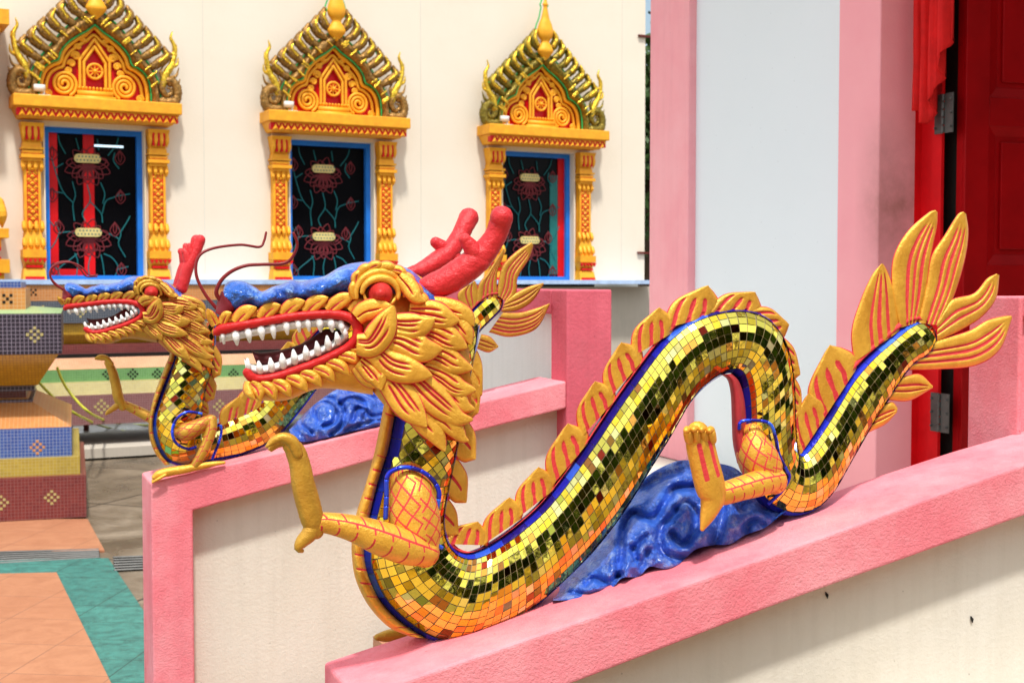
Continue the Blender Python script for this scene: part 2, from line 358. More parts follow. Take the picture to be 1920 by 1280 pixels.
# ------------------------------------------------------------------ planes of the place (all run in the direction of the flight of steps)
ANG = 22
PN = Plane(0, 2.30, ANG)      # near balustrade
PF = Plane(0, 4.04, ANG)      # far balustrade
PD = Plane(*(PN.o-PN.n*.045)[:2], ANG)   # the near dragon stands a little behind the middle of its coping
def rebase(root, d):
    """move the empty to the base of its thing without moving the parts"""
    d = np.asarray(d, float); a = root.rotation_euler[2]
    w = np.array([math.cos(a)*d[0]-math.sin(a)*d[1], math.sin(a)*d[0]+math.cos(a)*d[1], d[2]])
    root.location = [root.location[i]+w[i] for i in range(3)]
    for c in root.children: c.location = [c.location[i]-d[i] for i in range(3)]
class Dragon:
    """everything is traced in photo pixels of the near sculpture; head() / body() maps carry it to the other one"""
    def __init__(s, pl, root, mp=lambda x, y: (x, y), rs=1.0, gold='gold'):
        s.pl, s.root, s.mp, s.rs, s.gold = pl, root, mp, rs, gold
    def P(s, px, py, n=0.0):
        x, y = s.mp(np.asarray(px, float), np.asarray(py, float)); return s.pl.L(x, y, n)
    def r(s, rp, x=960):
        x, _ = s.mp(float(x), 640.0); return np.asarray(rp, float)*s.rs*s.pl.mpp(x)
    def strip(s, mb, A, B, m=28, k=16, thick=.03, n0=0.0, prof=4, grooves=(), gd=.004, gw=.07, side=1.0, sym=True, back=None,
              paint=0.0, gs=(0.0, .85), nfn=None, bars=None, edge=0.0, jit=0.0, mb_=None):
        """plate or pillow between two traced edges; real thickness, carved grooves at constant t"""
        A = crs(A, m); B = crs(B, m)
        t = np.sin(np.linspace(-1, 1, k)*math.pi/2); S = np.linspace(0, 1, m)
        SS, TT = np.meshgrid(S, t, indexing='ij')
        P = A[:, None, :]*(1-(TT+1)/2)[..., None] + B[:, None, :]*((TT+1)/2)[..., None]
        th = thick(P[..., 0]) if callable(thick) else thick
        if prof is None: f = np.ones_like(TT)
        else: f = (1-np.abs(TT)**prof*.999)**(.5 if prof <= 2.5 else 1)
        if prof is not None and prof > 2.5: f = .55+.45*f
        h = th*f; pa = np.full_like(TT, paint)
        for g in grooves:
            gt = g if not isinstance(g, tuple) else g[0] + (g[1]-g[0])*SS
            wv = np.exp(-((TT-gt)/gw)**2)*np.clip((SS-gs[0])/.08+.0, 0, 1)*np.clip((gs[1]-SS)/.1, 0, 1)
            h = h - gd*wv; pa = np.maximum(pa, np.clip(wv*1.5, 0, 1))
        if bars is not None:
            w = bars(SS, TT); h = h-gd*w; pa = np.maximum(pa, w)
        if edge: pa = np.maximum(pa, np.clip((np.abs(TT)-(1-edge))/edge*1.3, 0, 1))
        if nfn is not None: h = h+nfn(P[..., 0], P[..., 1], SS, TT)
        if jit: h = h + np.random.normal(0, jit, h.shape)
        for sg in ((1, -1) if sym else (1,)):
            V = s.P(P[..., 0], P[..., 1], sg*(n0+h)).reshape(-1, 3)
            mb.add(V, gridfaces(m, k, flip=(sg < 0)), pa.ravel())
        bk = -(n0+h) if sym else np.full_like(h, back if back is not None else n0-.01)
        if not sym:
            V = s.P(P[..., 0], P[..., 1], bk).reshape(-1, 3); mb.add(V, gridfaces(m, k, flip=True), pa.ravel())
        # rim, painted separately
        idx = [(i, 0) for i in range(m)]+[(m-1, j) for j in range(1, k)]+[(i, k-1) for i in range(m-2, -1, -1)]+[(0, j) for j in range(k-2, 0, -1)]
        I = np.array(idx); fx = P[I[:, 0], I[:, 1]]; f1 = (n0+h)[I[:, 0], I[:, 1]]; b1 = bk[I[:, 0], I[:, 1]]
        n = len(I); V = np.vstack([s.P(fx[:, 0], fx[:, 1], f1), s.P(fx[:, 0], fx[:, 1], b1)])
        mb.add(V, [(i, (i+1) % n, n+(i+1) % n, n+i) for i in range(n)], side)
    def lock(s, mb, sp, w, n0, bulge=.02, grooves=(0.0,), m=26, k=18, sym=True, root=.75, pk=.38, both=True, tipw=.06, gd=.0035, gw=.085, lift=.012, edge=.14, base=None):
        """a leaf-shaped carved lock of the mane"""
        C = crs(sp, m); T = np.gradient(C, axis=0); T /= np.linalg.norm(T, axis=1)[:, None]; Nn = np.stack([-T[:, 1], T[:, 0]], 1)
        S = np.linspace(0, 1, m)
        pr = np.where(S < pk, root+(1-root)*np.sin(S/pk*math.pi/2), np.cos((S-pk)/(1-pk)*math.pi/2)**.8*(1-tipw)+tipw)*w/2
        A = C-Nn*pr[:, None]; B = C+Nn*pr[:, None]
        t = np.sin(np.linspace(-1, 1, k)*math.pi/2)
        SS, TT = np.meshgrid(S, t, indexing='ij')
        P = A[:, None, :]*(1-(TT+1)/2)[..., None]+B[:, None, :]*((TT+1)/2)[..., None]
        n0a = n0(P[..., 0]) if callable(n0) else n0
        h = bulge*np.maximum(1-np.abs(TT)**3.2, 0)**.6*(.35+.65*np.minimum(1, (1-SS)*3)) + lift*SS
        pa = np.clip((np.abs(TT)-(1-edge))/edge*1.4, 0, 1)
        for i, g in enumerate(grooves):
            g0 = g*(.6+.4*SS); sm = .62+.2*random.random(); st = .0 if i % 2 == 0 else .12
            wv = np.exp(-((TT-g0-.12*np.sin(SS*3))/gw)**2)*np.clip((SS-st)/.06, 0, 1)*np.clip((sm-SS)/.15, 0, 1)
            h = h-gd*wv; pa = np.maximum(pa, np.clip(wv*1.5, 0, 1))
        bs = (n0a-.02) if base is None else base
        for sg in ((1, -1) if (sym and both) else (1,)):
            V = s.P(P[..., 0], P[..., 1], sg*(n0a+h)).reshape(-1, 3); mb.add(V, gridfaces(m, k, flip=(sg < 0)), pa.ravel())
            idx = [(i, 0) for i in range(m)]+[(m-1, j) for j in range(1, k)]+[(i, k-1) for i in range(m-2, -1, -1)]+[(0, j) for j in range(k-2, 0, -1)]
            I = np.array(idx); fx = P[I[:, 0], I[:, 1]]; f1 = (n0a+h+0*SS)[I[:, 0], I[:, 1]]; b1 = (bs+0*SS)[I[:, 0], I[:, 1]]
            n = len(I); V = np.vstack([s.P(fx[:, 0], fx[:, 1], sg*f1), s.P(fx[:, 0], fx[:, 1], sg*b1)])
            mb.add(V, [(i, (i+1) % n, n+(i+1) % n, n+i) for i in range(n)], 1.0)
    def tub(s, mb, pts, seg=16, **k):
        """pts: (px, py, n, radius px)"""
        a = np.array([p[:4] for p in pts], float)
        tube(mb, s.P(a[:, 0], a[:, 1], a[:, 2]), s.r(a[:, 3], a[:, 0].mean()), seg=seg, **k)
c1 = lambda x, y: (380+x/3.048, 360+y/3.048)
c2 = lambda x, y: (480+x/2.134, 680+y/2.134)
c3 = lambda x, y: (1000+x/2, 500+y/2)
c4 = lambda x, y: (1400+x/2, 360+y/2)
c5 = lambda x, y: (60+x/2.462, 400+y/2.462)
c7 = lambda x, y: (200+x/2.909, 480+y/2.909)
def cc(f, *p): return [f(*q) for q in p]
nz = lambda x: np.interp(x, [395, 420, 470, 540, 620, 700, 800, 900, 960], [.016, .026, .038, .046, .055, .068, .080, .078, .07])
# ------------------------------------------------------------------ body of mirror tiles
PAL = [((.97, .79, .12), 58), ((.96, .66, .05), 22), ((.92, .42, .07), 8), ((.97, .88, .30), 9), ((.40, .16, .04), 3), ((.45, .46, .06), 1.5), ((.26, .03, .015), 1.2), ((.06, .40, .06), .2)]
PC = [p[0] for p in PAL]; PW = [p[1] for p in PAL]
BL = [((.015, .03, .60), 6), ((.015, .015, .28), 4), ((.04, .16, .95), 4), ((.02, .07, .80), 4)]
def body(dr, pairs, i0, i1, diag_to, bandb, bandw, name='body', tile=.0146, hr=.66, tip=False, hk=None):
    """pairs: (back x,y | belly x,y) in photo pixels -> round tube, covered with tilted mirror tiles"""
    a = np.array([p[:2] for p in pairs], float); b = np.array([p[2:4] for p in pairs], float)
    AA = dr.pl.L(a[:, 0], a[:, 1], 0); BB = dr.pl.L(b[:, 0], b[:, 1], 0)
    Q = np.column_stack([(AA+BB)/2, AA, BB]); m = 260; Q = crs(Q, m)
    C = Q[:, :3]; A3 = Q[:, 3:6]; B3 = Q[:, 6:9]
    C = (A3+B3)/2; w = np.linalg.norm(A3-B3, axis=1)/2; S3 = (A3-B3)/(2*w[:, None])
    sl = np.r_[0, np.cumsum(np.linalg.norm(np.diff(C, axis=0), axis=1))]; Lt = sl[-1]
    out = np.array([0, -1.0, 0])
    def at(sv, th, lift=0.0):
        sv = np.asarray(sv, float); th = np.asarray(th, float)
        c = np.stack([np.interp(sv, sl, C[:, j]) for j in range(3)], -1); e = np.stack([np.interp(sv, sl, S3[:, j]) for j in range(3)], -1)
        e /= np.linalg.norm(e, axis=-1)[..., None]; ww = np.interp(sv, sl, w)
        if tip: ww = ww*np.sqrt(np.clip(1-np.clip((sv-(Lt-.035))/.035, 0, .98)**2, .02, 1))
        return c + e*((ww+lift)*np.cos(th))[..., None] + out*((ww*hr+lift)*np.sin(th))[..., None]
    # grout core
    mb = MB(); ss = np.linspace(0, Lt, 200); th = np.linspace(0, 2*math.pi, 40, endpoint=False)
    SS, TH = np.meshgrid(ss, th, indexing='ij'); mb.add(at(SS, TH, -.0012).reshape(-1, 3), gridfaces(200, 40, closed=True)+[tuple(range(40)), tuple(range(200*40-1, 199*40-1, -1))])
    core = mb.build(name, M['grout'], dr.root)
    def tl(mb, s0, s1, t0, t1, pal, pw, tilt, lift=.0007, gap=.0013, col=None):
        sc, tc = (s0+s1)/2, (t0+t1)/2
        p = at(np.array([s0, s1, s1, s0]), np.array([t0, t0, t1, t1]), lift)
        tl4(mb, p, pal, pw, tilt, gap, col)
    def tl4(mb, p, pal, pw, tilt, gap=.0013, col=None):
        c = p.mean(0); e1 = (p[1]+p[2]-p[0]-p[3])/2; e2 = (p[2]+p[3]-p[0]-p[1])/2
        n = np.cross(e1, e2); ln = np.linalg.norm(n)
        if ln < 1e-6 or random.random() < .006: return
        n /= ln; n = n + np.random.normal(0, tilt, 3); n /= np.linalg.norm(n)
        q = p - c; q = q - np.outer(q@n, n)
        l1, l2 = np.linalg.norm(e1), np.linalg.norm(e2)
        q = q*max(.3, 1-gap/min(l1, l2)) * (1+np.random.uniform(-.03, .03, (4, 1)))
        V = c+q
        cl = col if col is not None else np.array(random.choices(pal, pw)[0])*(random.uniform(.88, 1.08) if random.random() > .05 else random.uniform(.45, .8))
        mb.add(V, [(0, 1, 2, 3)], 0.0, np.clip(cl, 0, 1))
    mt = MB(); mbl = MB()
    def wat(sv):
        return float(np.interp(sv, sl, w))
    nr = int(Lt/tile)
    # the tilt of tiles drifts slowly over the surface as on hand-laid work
    for side in (1, -1):
        s = .0
        while s < Lt-.004:
            s1 = min(s+tile*random.uniform(.95, 1.05), Lt); sc = (s+s1)/2; ww = wat(sc)
            ta = min(.8, bandb(sc/Lt)/ww*1.0); tb = min(.9, bandw(sc/Lt)/ww*1.0)
            ta = math.acos(max(-1, 1-ta)); tb = math.acos(max(-1, 1-tb))
            hi = math.pi-tb
            if sc/Lt >= diag_to:
                k = max(2, int(round((hi-ta)*ww*.93/tile))); off = random.uniform(-.25, .25)
                th = [ta]+[ta+(hi-ta)*(j+off*.0)/k for j in range(1, k)]+[hi]
                for j in range(k): tl(mt, s, s1, side*th[j], side*th[j+1], PC, PW, .038)
            s = s1
        # diagonal lattice on the neck
        if diag_to > 0:
            g = tile*1.08/math.sqrt(2); Sd = diag_to*Lt; nn = int(.6/g)
            for i in range(-nn, nn):
                for j in range(-nn, nn):
                    s0 = (i+j)*g; a0 = (i-j)*g
                    if s0 < -g or s0 > Sd: continue
                    ww = wat(min(max(s0, 0), Lt)); tc = a0/(ww*.93)+math.pi/2
                    ta = math.acos(max(-1, 1-min(.8, bandb(s0/Lt)/ww))); hi = math.pi-math.acos(max(-1, 1-min(.9, bandw(s0/Lt)/ww)))
                    if tc < ta or tc > hi: continue
                    sv = np.clip(np.array([s0-g, s0, s0+g, s0]), 0, Lt); av = np.clip(np.array([tc, tc+g/(ww*.93), tc, tc-g/(ww*.93)]), ta-.02, hi+.02)
                    tl4(mt, at(sv, side*av, .0007), PC, PW, .03, .0016)
        # blue edge tiles along back and belly
        for bnd, end in ((bandb, 0), (bandw, 1)):
            s = 0.0
            while s < Lt-.003:
                s1 = min(Lt, s+random.uniform(.028, .05)); col = np.array(random.choices([x[0] for x in BL], [x[1] for x in BL])[0])*random.uniform(.8, 1.1)
                kk = max(1, int((s1-s)/.009)); sb = np.linspace(s, s1-.001, kk+1)
                for a_, b_ in zip(sb[:-1], sb[1:]):
                    sc = (a_+b_)/2; ww = wat(sc); tt = math.acos(max(-1, 1-min(.9, (bnd(sc/Lt) if side > 0 or end else .016)/ww)))
                    t0, t1 = (0, tt) if end == 0 else (math.pi-tt, math.pi)
                    for q in range(2):
                        u0, u1 = t0+(t1-t0)*q/2, t0+(t1-t0)*(q+1)/2
                        p = at(np.array([a_, b_, b_, a_]), side*np.array([u0, u0, u1, u1]), .002)
                        mbl.add(p, [(0, 1, 2, 3)], 0.0, np.clip(col, 0, 1))
                s = s1
    mt.build('mirror_tiles', M['mirror'], core, smooth=False); mbl.build('blue_edge_tiles', M['bmirror'], core, smooth=True)
    # low ridge along the back that carries the fins
    rg = MB(); ba = crs(np.array([p[:2] for p in pairs], float)[2:], 200); be = crs(np.array([p[2:4] for p in pairs], float)[2:], 200)
    o_ = ba-be; o_ /= np.linalg.norm(o_, axis=1)[:, None]; w_ = 7.5*dr.pl.o[1]**-1*2.3
    A = ba-o_*w_*.1; B = ba+o_*w_; m_ = dr.mp; dr.mp = lambda x, y: (x, y)
    Vf = dr.pl.L(A[:, 0], A[:, 1], .016); Vg = dr.pl.L(B[:, 0], B[:, 1], .013); Vh = dr.pl.L(B[:, 0], B[:, 1], -.013); Vi = dr.pl.L(A[:, 0], A[:, 1], -.016)
    rg.add(np.stack([Vf, Vg, Vh, Vi], 1).reshape(-1, 3), gridfaces(200, 4, closed=True), 1.0); rg.build('crest_ridge', M[dr.gold], dr.root); dr.mp = m_
    return core
def fin(dr, A, tip, B, thick=.018, lb=.30, rb=.20, gr=((-.55, -.75), (0.0, -.25), (.5, .2)), name='back_fin', m=30, k=34):
    A, tip, B = map(lambda p: np.array(p, float), (A, tip, B)); mid = (A+B)/2; A = A+(A-B)*.10; B = B+(B-A)*.12; jt = np.random.uniform(-2, 2, 2)*dr.rs; tip = tip+jt
    d = tip-mid; L = np.linalg.norm(d); d /= L; nn = np.array([-d[1], d[0]])
    if np.dot(A-mid, nn) < 0: nn = -nn
    sk = d*0; ext = -d*11*min(1, dr.rs*1.2)
    La = [A+ext, A+(tip-A)*.42+nn*lb*L, A+(tip-A)*.85+nn*lb*.40*L, tip]
    Lb = [B+ext, B+(tip-B)*.35-nn*rb*.9*L, B+(tip-B)*.75-nn*rb*.75*L, tip+(B-tip)*.04]
    mb = MB(); dr.strip(mb, La, Lb, m, k, thick=thick, prof=6, grooves=gr, gd=.004, gw=.07, gs=(-.1, .58), edge=.07)
    return mb.build(name, M[dr.gold], dr.root)
def netp(a=.024, b=.024, w=.0030):
    """diamond net painted on a limb"""
    def f(s, t, r=.04):
        x = s; y = (t)*2*math.pi*r
        d1 = np.abs(((x+y)/a) % 1-.5)*a; d2 = np.abs(((x-y)/b) % 1-.5)*b
        return np.clip(1.25-np.minimum(d1, d2)/w, 0, 1)
    return f
def barp(p=.024, w=.0022, r=.025):
    def f(s, t):
        y = ((t+.25) % 1)
        line = np.clip(1.3-np.abs(y-.33)*2*math.pi*r/w, 0, 1)
        ph = np.where(y > .33, .5, 0)
        d = np.abs((s/p+ph+.25*np.sin(y*9)) % 1-.5)*p
        return np.maximum(line, np.clip(1.25-d/w, 0, 1)*(np.abs((y*4) % 1-.5) < .44))
    return f
# ================================================================== dragon builders
def head(dr, horns=None):
    g = M[dr.gold]
    hmb = MB()
    # skull and jaws (red ground the gold locks are carved from)
    dr.strip(hmb, [(404, 596), (442, 580), (524, 566), (616, 553), (700, 530)], [(405, 618), (446, 612), (544, 594), (636, 588), (700, 612)], 40, 12, thick=lambda x: nz(x)*.93, prof=2, paint=.25)
    dr.strip(hmb, [(655, 556), (690, 505), (745, 498), (805, 530), (856, 580), (880, 650)], [(664, 655), (672, 690), (706, 742), (760, 795), (830, 800), (884, 760)], 40, 24, thick=lambda x: nz(x)*.95, prof=2.2, paint=.1)
    dr.strip(hmb, [(462, 704), (492, 712), (557, 695), (629, 664), (690, 640)], [(467, 728), (484, 748), (537, 750), (603, 728), (700, 740)], 40, 12, thick=lambda x: nz(x)*.93, prof=2.2, paint=.1)
    h = hmb.build('head', g, dr.root)
    old = dr.root; dr.root = h
    # blue crest from the snout over the brow to the nape
    up = cc(c1, (112, 585), (128, 530), (170, 505), (240, 512), (300, 543), (340, 567), (400, 540), (450, 527), (510, 501), (560, 513), (640, 492), (700, 478), (780, 430), (860, 405), (960, 398), (1080, 410), (1180, 440), (1250, 495), (1330, 570), (1400, 620))
    lo = cc(c1, (120, 610), (150, 680), (190, 700), (290, 675), (360, 665), (440, 650), (520, 650), (580, 635), (650, 630), (720, 610), (800, 600), (870, 600), (940, 590), (1000, 600), (1080, 620), (1150, 640), (1220, 650), (1280, 660), (1340, 680), (1400, 700))
    def bump_(x, y, S, T):
        v = .0022*np.sin(x/4.3+1.5*np.sin(y/6))*np.sin(y/3.7+x/9)
        for bx, by, a, r in ((448, 548, .010, 16), (505, 560, .012, 13), (545, 545, .011, 12), (590, 540, .010, 14), (628, 525, .009, 14), (470, 570, -.006, 8), (525, 550, -.007, 7), (568, 538, -.006, 7)):
            v = v + a*np.exp(-((x-bx)**2+(y-by)**2)/r**2)
        return v + .0015*np.sin(x/7+y/5)
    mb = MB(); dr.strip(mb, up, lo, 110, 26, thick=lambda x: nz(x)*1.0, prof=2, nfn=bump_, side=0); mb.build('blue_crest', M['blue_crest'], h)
    # lip: one red roll round the open mouth
    lp = cc(c1, (82, 800), (110, 783), (200, 765), (330, 742), (500, 713), (650, 700), (780, 702), (858, 728), (888, 775), (880, 830), (838, 880), (760, 925), (650, 975), (540, 1015), (430, 1052), (340, 1068), (280, 1058), (255, 1030))
    mb = MB(); rr = [8, 10.5, 9.5, 9.0, 9.0, 9, 9.5, 10, 10.5, 10, 9, 8.5, 8.5, 8.5, 8.5, 8.5, 9.5, 9]
    for sg in (1, -1): dr.tub(mb, [(x, y, sg*float(nz(x)*(.95 if x < 660 else 1.0)), q*.78) for (x, y), q in zip(lp, np.array(rr)*1.2)], seg=14, m=110, wob=.05)
    build_split(mb, 1, 'lip', M['lip'], h)
    # gums
    mb = MB()
    dr.strip(mb, cc(c1, (92, 800), (200, 780), (340, 755), (500, 725), (650, 712), (780, 715), (850, 760)), cc(c1, (98, 858), (200, 842), (340, 814), (500, 786), (650, 771), (762, 782), (806, 820)), 50, 8, thick=lambda x: nz(x)*.98, prof=2)
    dr.strip(mb, cc(c1, (236, 945), (290, 985), (390, 975), (510, 934), (630, 890), (730, 848), (800, 796)), cc(c1, (250, 1035), (330, 1055), (430, 1040), (540, 1003), (650, 962), (760, 910), (850, 850)), 50, 8, thick=lambda x: nz(x)*.86, prof=2)
    mb.build('gums', M['tooth'], h)
    ut = [(115, 812, 868, 20), (190, 815, 876, 34), (262, 800, 860, 30), (335, 785, 846, 33), (402, 775, 838, 28), (478, 760, 815, 30), (546, 748, 800, 27), (602, 742, 796, 26), (668, 740, 800, 32), (735, 745, 800, 32), (795, 760, 812, 28)]
    for x, y0, y1, wd in ut:
        mb = MB(); X0, Y0 = c1(x-4, y0-14); X1, Y1 = c1(x+7, y1-6)
        n = float(nz(X0))*.9
        dr.tub(mb, [(X0, Y0, n, wd/3.05*.62), (X0*.6+X1*.4, Y0*.6+Y1*.4, n+.003, wd/3.05*.66), (X0*.28+X1*.72, Y0*.28+Y1*.72, n+.003, wd/3.05*.46), (X1, Y1, n, 2.6)], seg=10, m=10, wob=.06)
        mb.build('tooth', M['tooth'], h)
    lt = [(262, 1000, 948, 22), (325, 1010, 962, 30), (392, 1000, 944, 30), (458, 980, 918, 32), (524, 955, 897, 32), (592, 930, 875, 32), (656, 905, 850, 30), (716, 875, 818, 30), (770, 845, 796, 28), (815, 810, 770, 22)]
    for x, y0, y1, wd in lt:
        mb = MB(); X0, Y0 = c1(x+4, y0+14); X1, Y1 = c1(x-6, y1+8)
        n = float(nz(X0))*.9
        dr.tub(mb, [(X0, Y0, n, wd/3.05*.62), (X0*.6+X1*.4, Y0*.6+Y1*.4, n+.003, wd/3.05*.66), (X0*.28+X1*.72, Y0*.28+Y1*.72, n+.003, wd/3.05*.46), (X1, Y1, n, 2.6)], seg=10, m=10, wob=.06)
        mb.build('tooth', M['tooth'], h)
    # inside of the lower jaw
    mb = MB()
    dr.strip(mb, cc(c1, (278, 902), (330, 915), (440, 902), (560, 868), (640, 820), (700, 782), (780, 790)), cc(c1, (310, 985), (380, 1000), (480, 975), (600, 940), (700, 900), (780, 860), (840, 820)), 40, 8, thick=lambda x: nz(x)*.55, prof=2, side=0)
    mb.build('mouth_lining', M['mouth'], h)
    # eye, lids and brow
    ex, ey = c1(1015, 580); mb = MB()
    for sg in (1, -1):
        n = sg*(float(nz(ex))+.006)
        pts = [(ex, ey, n-sg*.02, 22), (ex, ey, n+sg*.004, 22), (ex, ey, n+sg*.014, 17), (ex, ey, n+sg*.018, 10)]
        dr.tub(mb, pts, seg=24, m=10)
    build_split(mb, 1, 'eye', M['eye'], h)
    mb = MB()
    for rx, ry, rad, a0, a1, dn in ((104, 88, 24, -175, 15, .012), (138, 125, 22, -190, 5, .006), (92, 76, 14, 10, 175, .008)):
        pts = []
        for a in np.linspace(a0, a1, 14):
            pts.append((ex+rx/3.05*math.cos(R(a)), ey+ry/3.05*math.sin(R(a)), float(nz(ex))+dn, rad/3.05*(.55+.45*math.sin(math.pi*(a-a0)/(a1-a0)))))
        dr.tub(mb, pts, seg=12, m=40, pf=lambda s, t: np.clip(1.1-np.abs(((t+.5) % 1)-.5)*14, 0, 1)*0+np.clip(np.abs(((t) % 1)-.5)*6-2.2, 0, 1)*0)
    bt = [(868, 590), (872, 520), (900, 462), (955, 432), (1020, 425), (1090, 440), (1150, 475), (1200, 530), (1240, 590), (1270, 640)]
    for i in range(len(bt)-1):
        (x0, y0), (x1, y1) = bt[i], bt[i+1]; dx, dy = x1-x0, y1-y0; L = math.hypot(dx, dy); nx, ny = dy/L, -dx/L
        sp = cc(c1, (x0-dx*.25-nx*10, y0-dy*.25-ny*10), ((x0+x1)/2+nx*12, (y0+y1)/2+ny*12), (x1+dx*.35+nx*6, y1+dy*.35+ny*6))
        dr.lock(mb, sp, 19, lambda x: nz(x)-.004, .012, (0.0,) if i % 2 else (), m=14, k=12, lift=.006)
    build_split(mb, 1, 'brow', g, h)
    # scales along upper and lower jaw, mane
    mb = MB()
    for (a, b), (c, d) in (((75, 760), (25, 665)), ((110, 755), (165, 688)), ((185, 748), (310, 660)), ((330, 728), (445, 645)), ((455, 705), (585, 622)), ((585, 690), (718, 602)), ((715, 680), (872, 590)), ((850, 690), (950, 640))):
        mx, my = (a+c)/2-8, (b+d)/2-14
        dr.lock(mb, cc(c1, (a, b), (mx, my), (c, d)), 30 if c > 180 else 20, lambda x: nz(x)*.88, .005, (.1,), m=18, k=14, root=.85, pk=.45, lift=.008)
    for (a, b), (c, d), wd in (((275, 1085), (330, 1195), 27), ((330, 1090), (420, 1192), 27), ((400, 1078), (505, 1172), 27), ((480, 1055), (600, 1140), 27), ((560, 1030), (680, 1112), 27), ((635, 1000), (755, 1082), 26), ((710, 965), (840, 1048), 26), ((780, 925), (915, 990), 25), ((845, 885), (990, 895), 30)):
        dr.lock(mb, cc(c1, (a, b), ((a+c)/2+14, (b+d)/2-12), (c, d)), wd, lambda x: nz(x)*.86, .010, (.05,), m=18, k=14, root=.9, pk=.45, lift=.006)
    dr.lock(mb, cc(c1, (262, 1080), (262, 1140), (300, 1185)), 20, lambda x: nz(x)*.8, .01, (), m=14, k=12)
    build_split(mb, 1, 'jaw_scales', g, h)
    mb = MB()
    LK = [  # spine, width (crop px), depth order, grooves
     (((1280, 640), (1380, 660), (1500, 700), (1550, 765)), 90, -.012, (0.0,)),
     (((1180, 690), (1310, 700), (1400, 725), (1468, 735)), 120, .0, (-.1, .35)),
     (((1060, 760), (1180, 770), (1260, 760), (1325, 728)), 118, .012, (-.25, .25)),
     (((1230, 790), (1330, 800), (1430, 850), (1512, 890)), 118, .0, (0.0, .4)),
     (((1040, 830), (1150, 850), (1260, 900), (1370, 895)), 135, .012, (-.2, .3)),
     (((1250, 920), (1360, 935), (1450, 985), (1545, 1010)), 108, .002, (0.0, .4)),
     (((985, 905), (1070, 985), (1180, 1020), (1312, 1050)), 125, .014, (-.25, .3)),
     (((1260, 1010), (1370, 1060), (1460, 1120), (1562, 1130)), 105, .002, (0.0, .35)),
     (((1080, 1030), (1200, 1070), (1320, 1180), (1450, 1285), (1545, 1300)), 130, .006, (-.3, .2)),
     (((1280, 1085), (1400, 1130), (1490, 1220), (1555, 1240)), 105, .0, (0.0, .35)),
     (((1040, 1050), (1110, 1130), (1190, 1240), (1280, 1340)), 130, .010, (-.25, .3)),
     (((1200, 1110), (1300, 1230), (1400, 1300), (1480, 1400), (1520, 1420)), 115, .002, (-.2, .3)),
     (((1150, 1180), (1260, 1300), (1330, 1380), (1385, 1480)), 105, .0, (0.0,)),
     (((900, 960), (960, 1010), (1000, 1060), (1020, 1130)), 100, .008, (0.0, .4)),
     (((880, 990), (950, 1060), (1040, 1110)), 80, .0, (0.0,)),
     (((880, 870), (960, 870), (1020, 800), (1060, 720), (1092, 648)), 120, .020, (-.3, .25)),
     (((880, 720), (930, 680), (1010, 660), (1080, 650)), 90, .006, (.0,)),
     (((1380, 690), (1450, 740), (1500, 800), (1535, 870)), 90, -.010, (.0,)),
     (((1120, 480), (1180, 540), (1220, 600), (1275, 625)), 75, .004, (.0,)),
    ]
    for sp, wd, dn, gr in LK:
        dr.lock(mb, cc(c1, *sp), wd/3.05*1.42, (lambda d: (lambda x: nz(x)+d))(dn), .010, tuple(gr)+((-.62,) if len(gr) > 1 else ()), m=44, k=44, root=.74, pk=.45, base=.03, gd=.005, gw=.072, lift=.015, edge=.12)
    build_split(mb, 1, 'mane', g, h)
    # horns
    if horns: horns = ()
    for pts, knob, far in (() if horns == () else (([(1235, 560, 45), (1300, 545, 62), (1400, 505, 70), (1500, 440, 72), (1590, 365, 66), (1665, 265, 56), (1700, 180, 56), (1708, 145, 58)], [(1585, 400, 50), (1540, 325, 42), (1500, 272, 30)], 0),
                           ([(1165, 470, 30), (1250, 445, 42), (1340, 395, 52), (1410, 340, 50), (1465, 260, 48), (1500, 190, 50), (1520, 148, 54)], [(1430, 375, 46), (1375, 320, 38), (1332, 288, 29)], 1))):
        mb = MB(); n = (lambda i: .045+.006*i) if not far else (lambda i: -.045-.006*i)
        dr.tub(mb, [(*c1(x, y), n(i), q/3.05*1.12) for i, (x, y, q) in enumerate(pts)], seg=22, m=46, wob=.02)
        dr.tub(mb, [(*c1(x, y), n(4)+.004, q/3.05*1.15) for i, (x, y, q) in enumerate(knob)], seg=16, m=12, wob=.02)
        mb.build('horn', M['red_horn'], h)
    # nostril flap
    mb = MB(); dr.strip(mb, cc(c1, (72, 690), (85, 620), (105, 570)), cc(c1, (130, 720), (200, 660), (112, 565)), 16, 10, thick=lambda x: nz(x)*1.1+.002, prof=2, side=0); mb.build('nostril', M['nostril'], h)
    dr.root = old
    return h
def whisker(dr, h, pts, r0, r1, n0, n1):
    mb = MB(); k = len(pts)
    dr.tub(mb, [(x, y, n0+(n1-n0)*i/(k-1), r0+(r1-r0)*(i/(k-1))**.6) for i, (x, y) in enumerate(pts)], seg=10, m=70)
    return mb.build('whisker', M['whisker'], h)
FINS = [((841, 1010), (897, 978), (911, 1012)), ((909, 1010), (956, 933), (973, 966)), ((974, 958), (1010, 874), (1033, 912)), ((1035, 900), (1066, 792), (1095, 828)),
        ((1092, 806), (1117, 712), (1147, 745)), ((1142, 736), (1167, 640), (1198, 672)), ((1190, 658), (1235, 577), (1255, 618)), ((1252, 606), (1327, 536), (1335, 584)),
        ((1337, 578), (1417, 547), (1414, 584)), ((1415, 580), (1481, 607), (1458, 628)), ((1462, 634), (1502, 702), (1480, 706)), ((1482, 705), (1502, 777), (1484, 788)),
        ((1483, 790), (1499, 832), (1491, 846)), ((1500, 842), (1515, 735), (1541, 780)), ((1537, 784), (1556, 647), (1597, 692))]
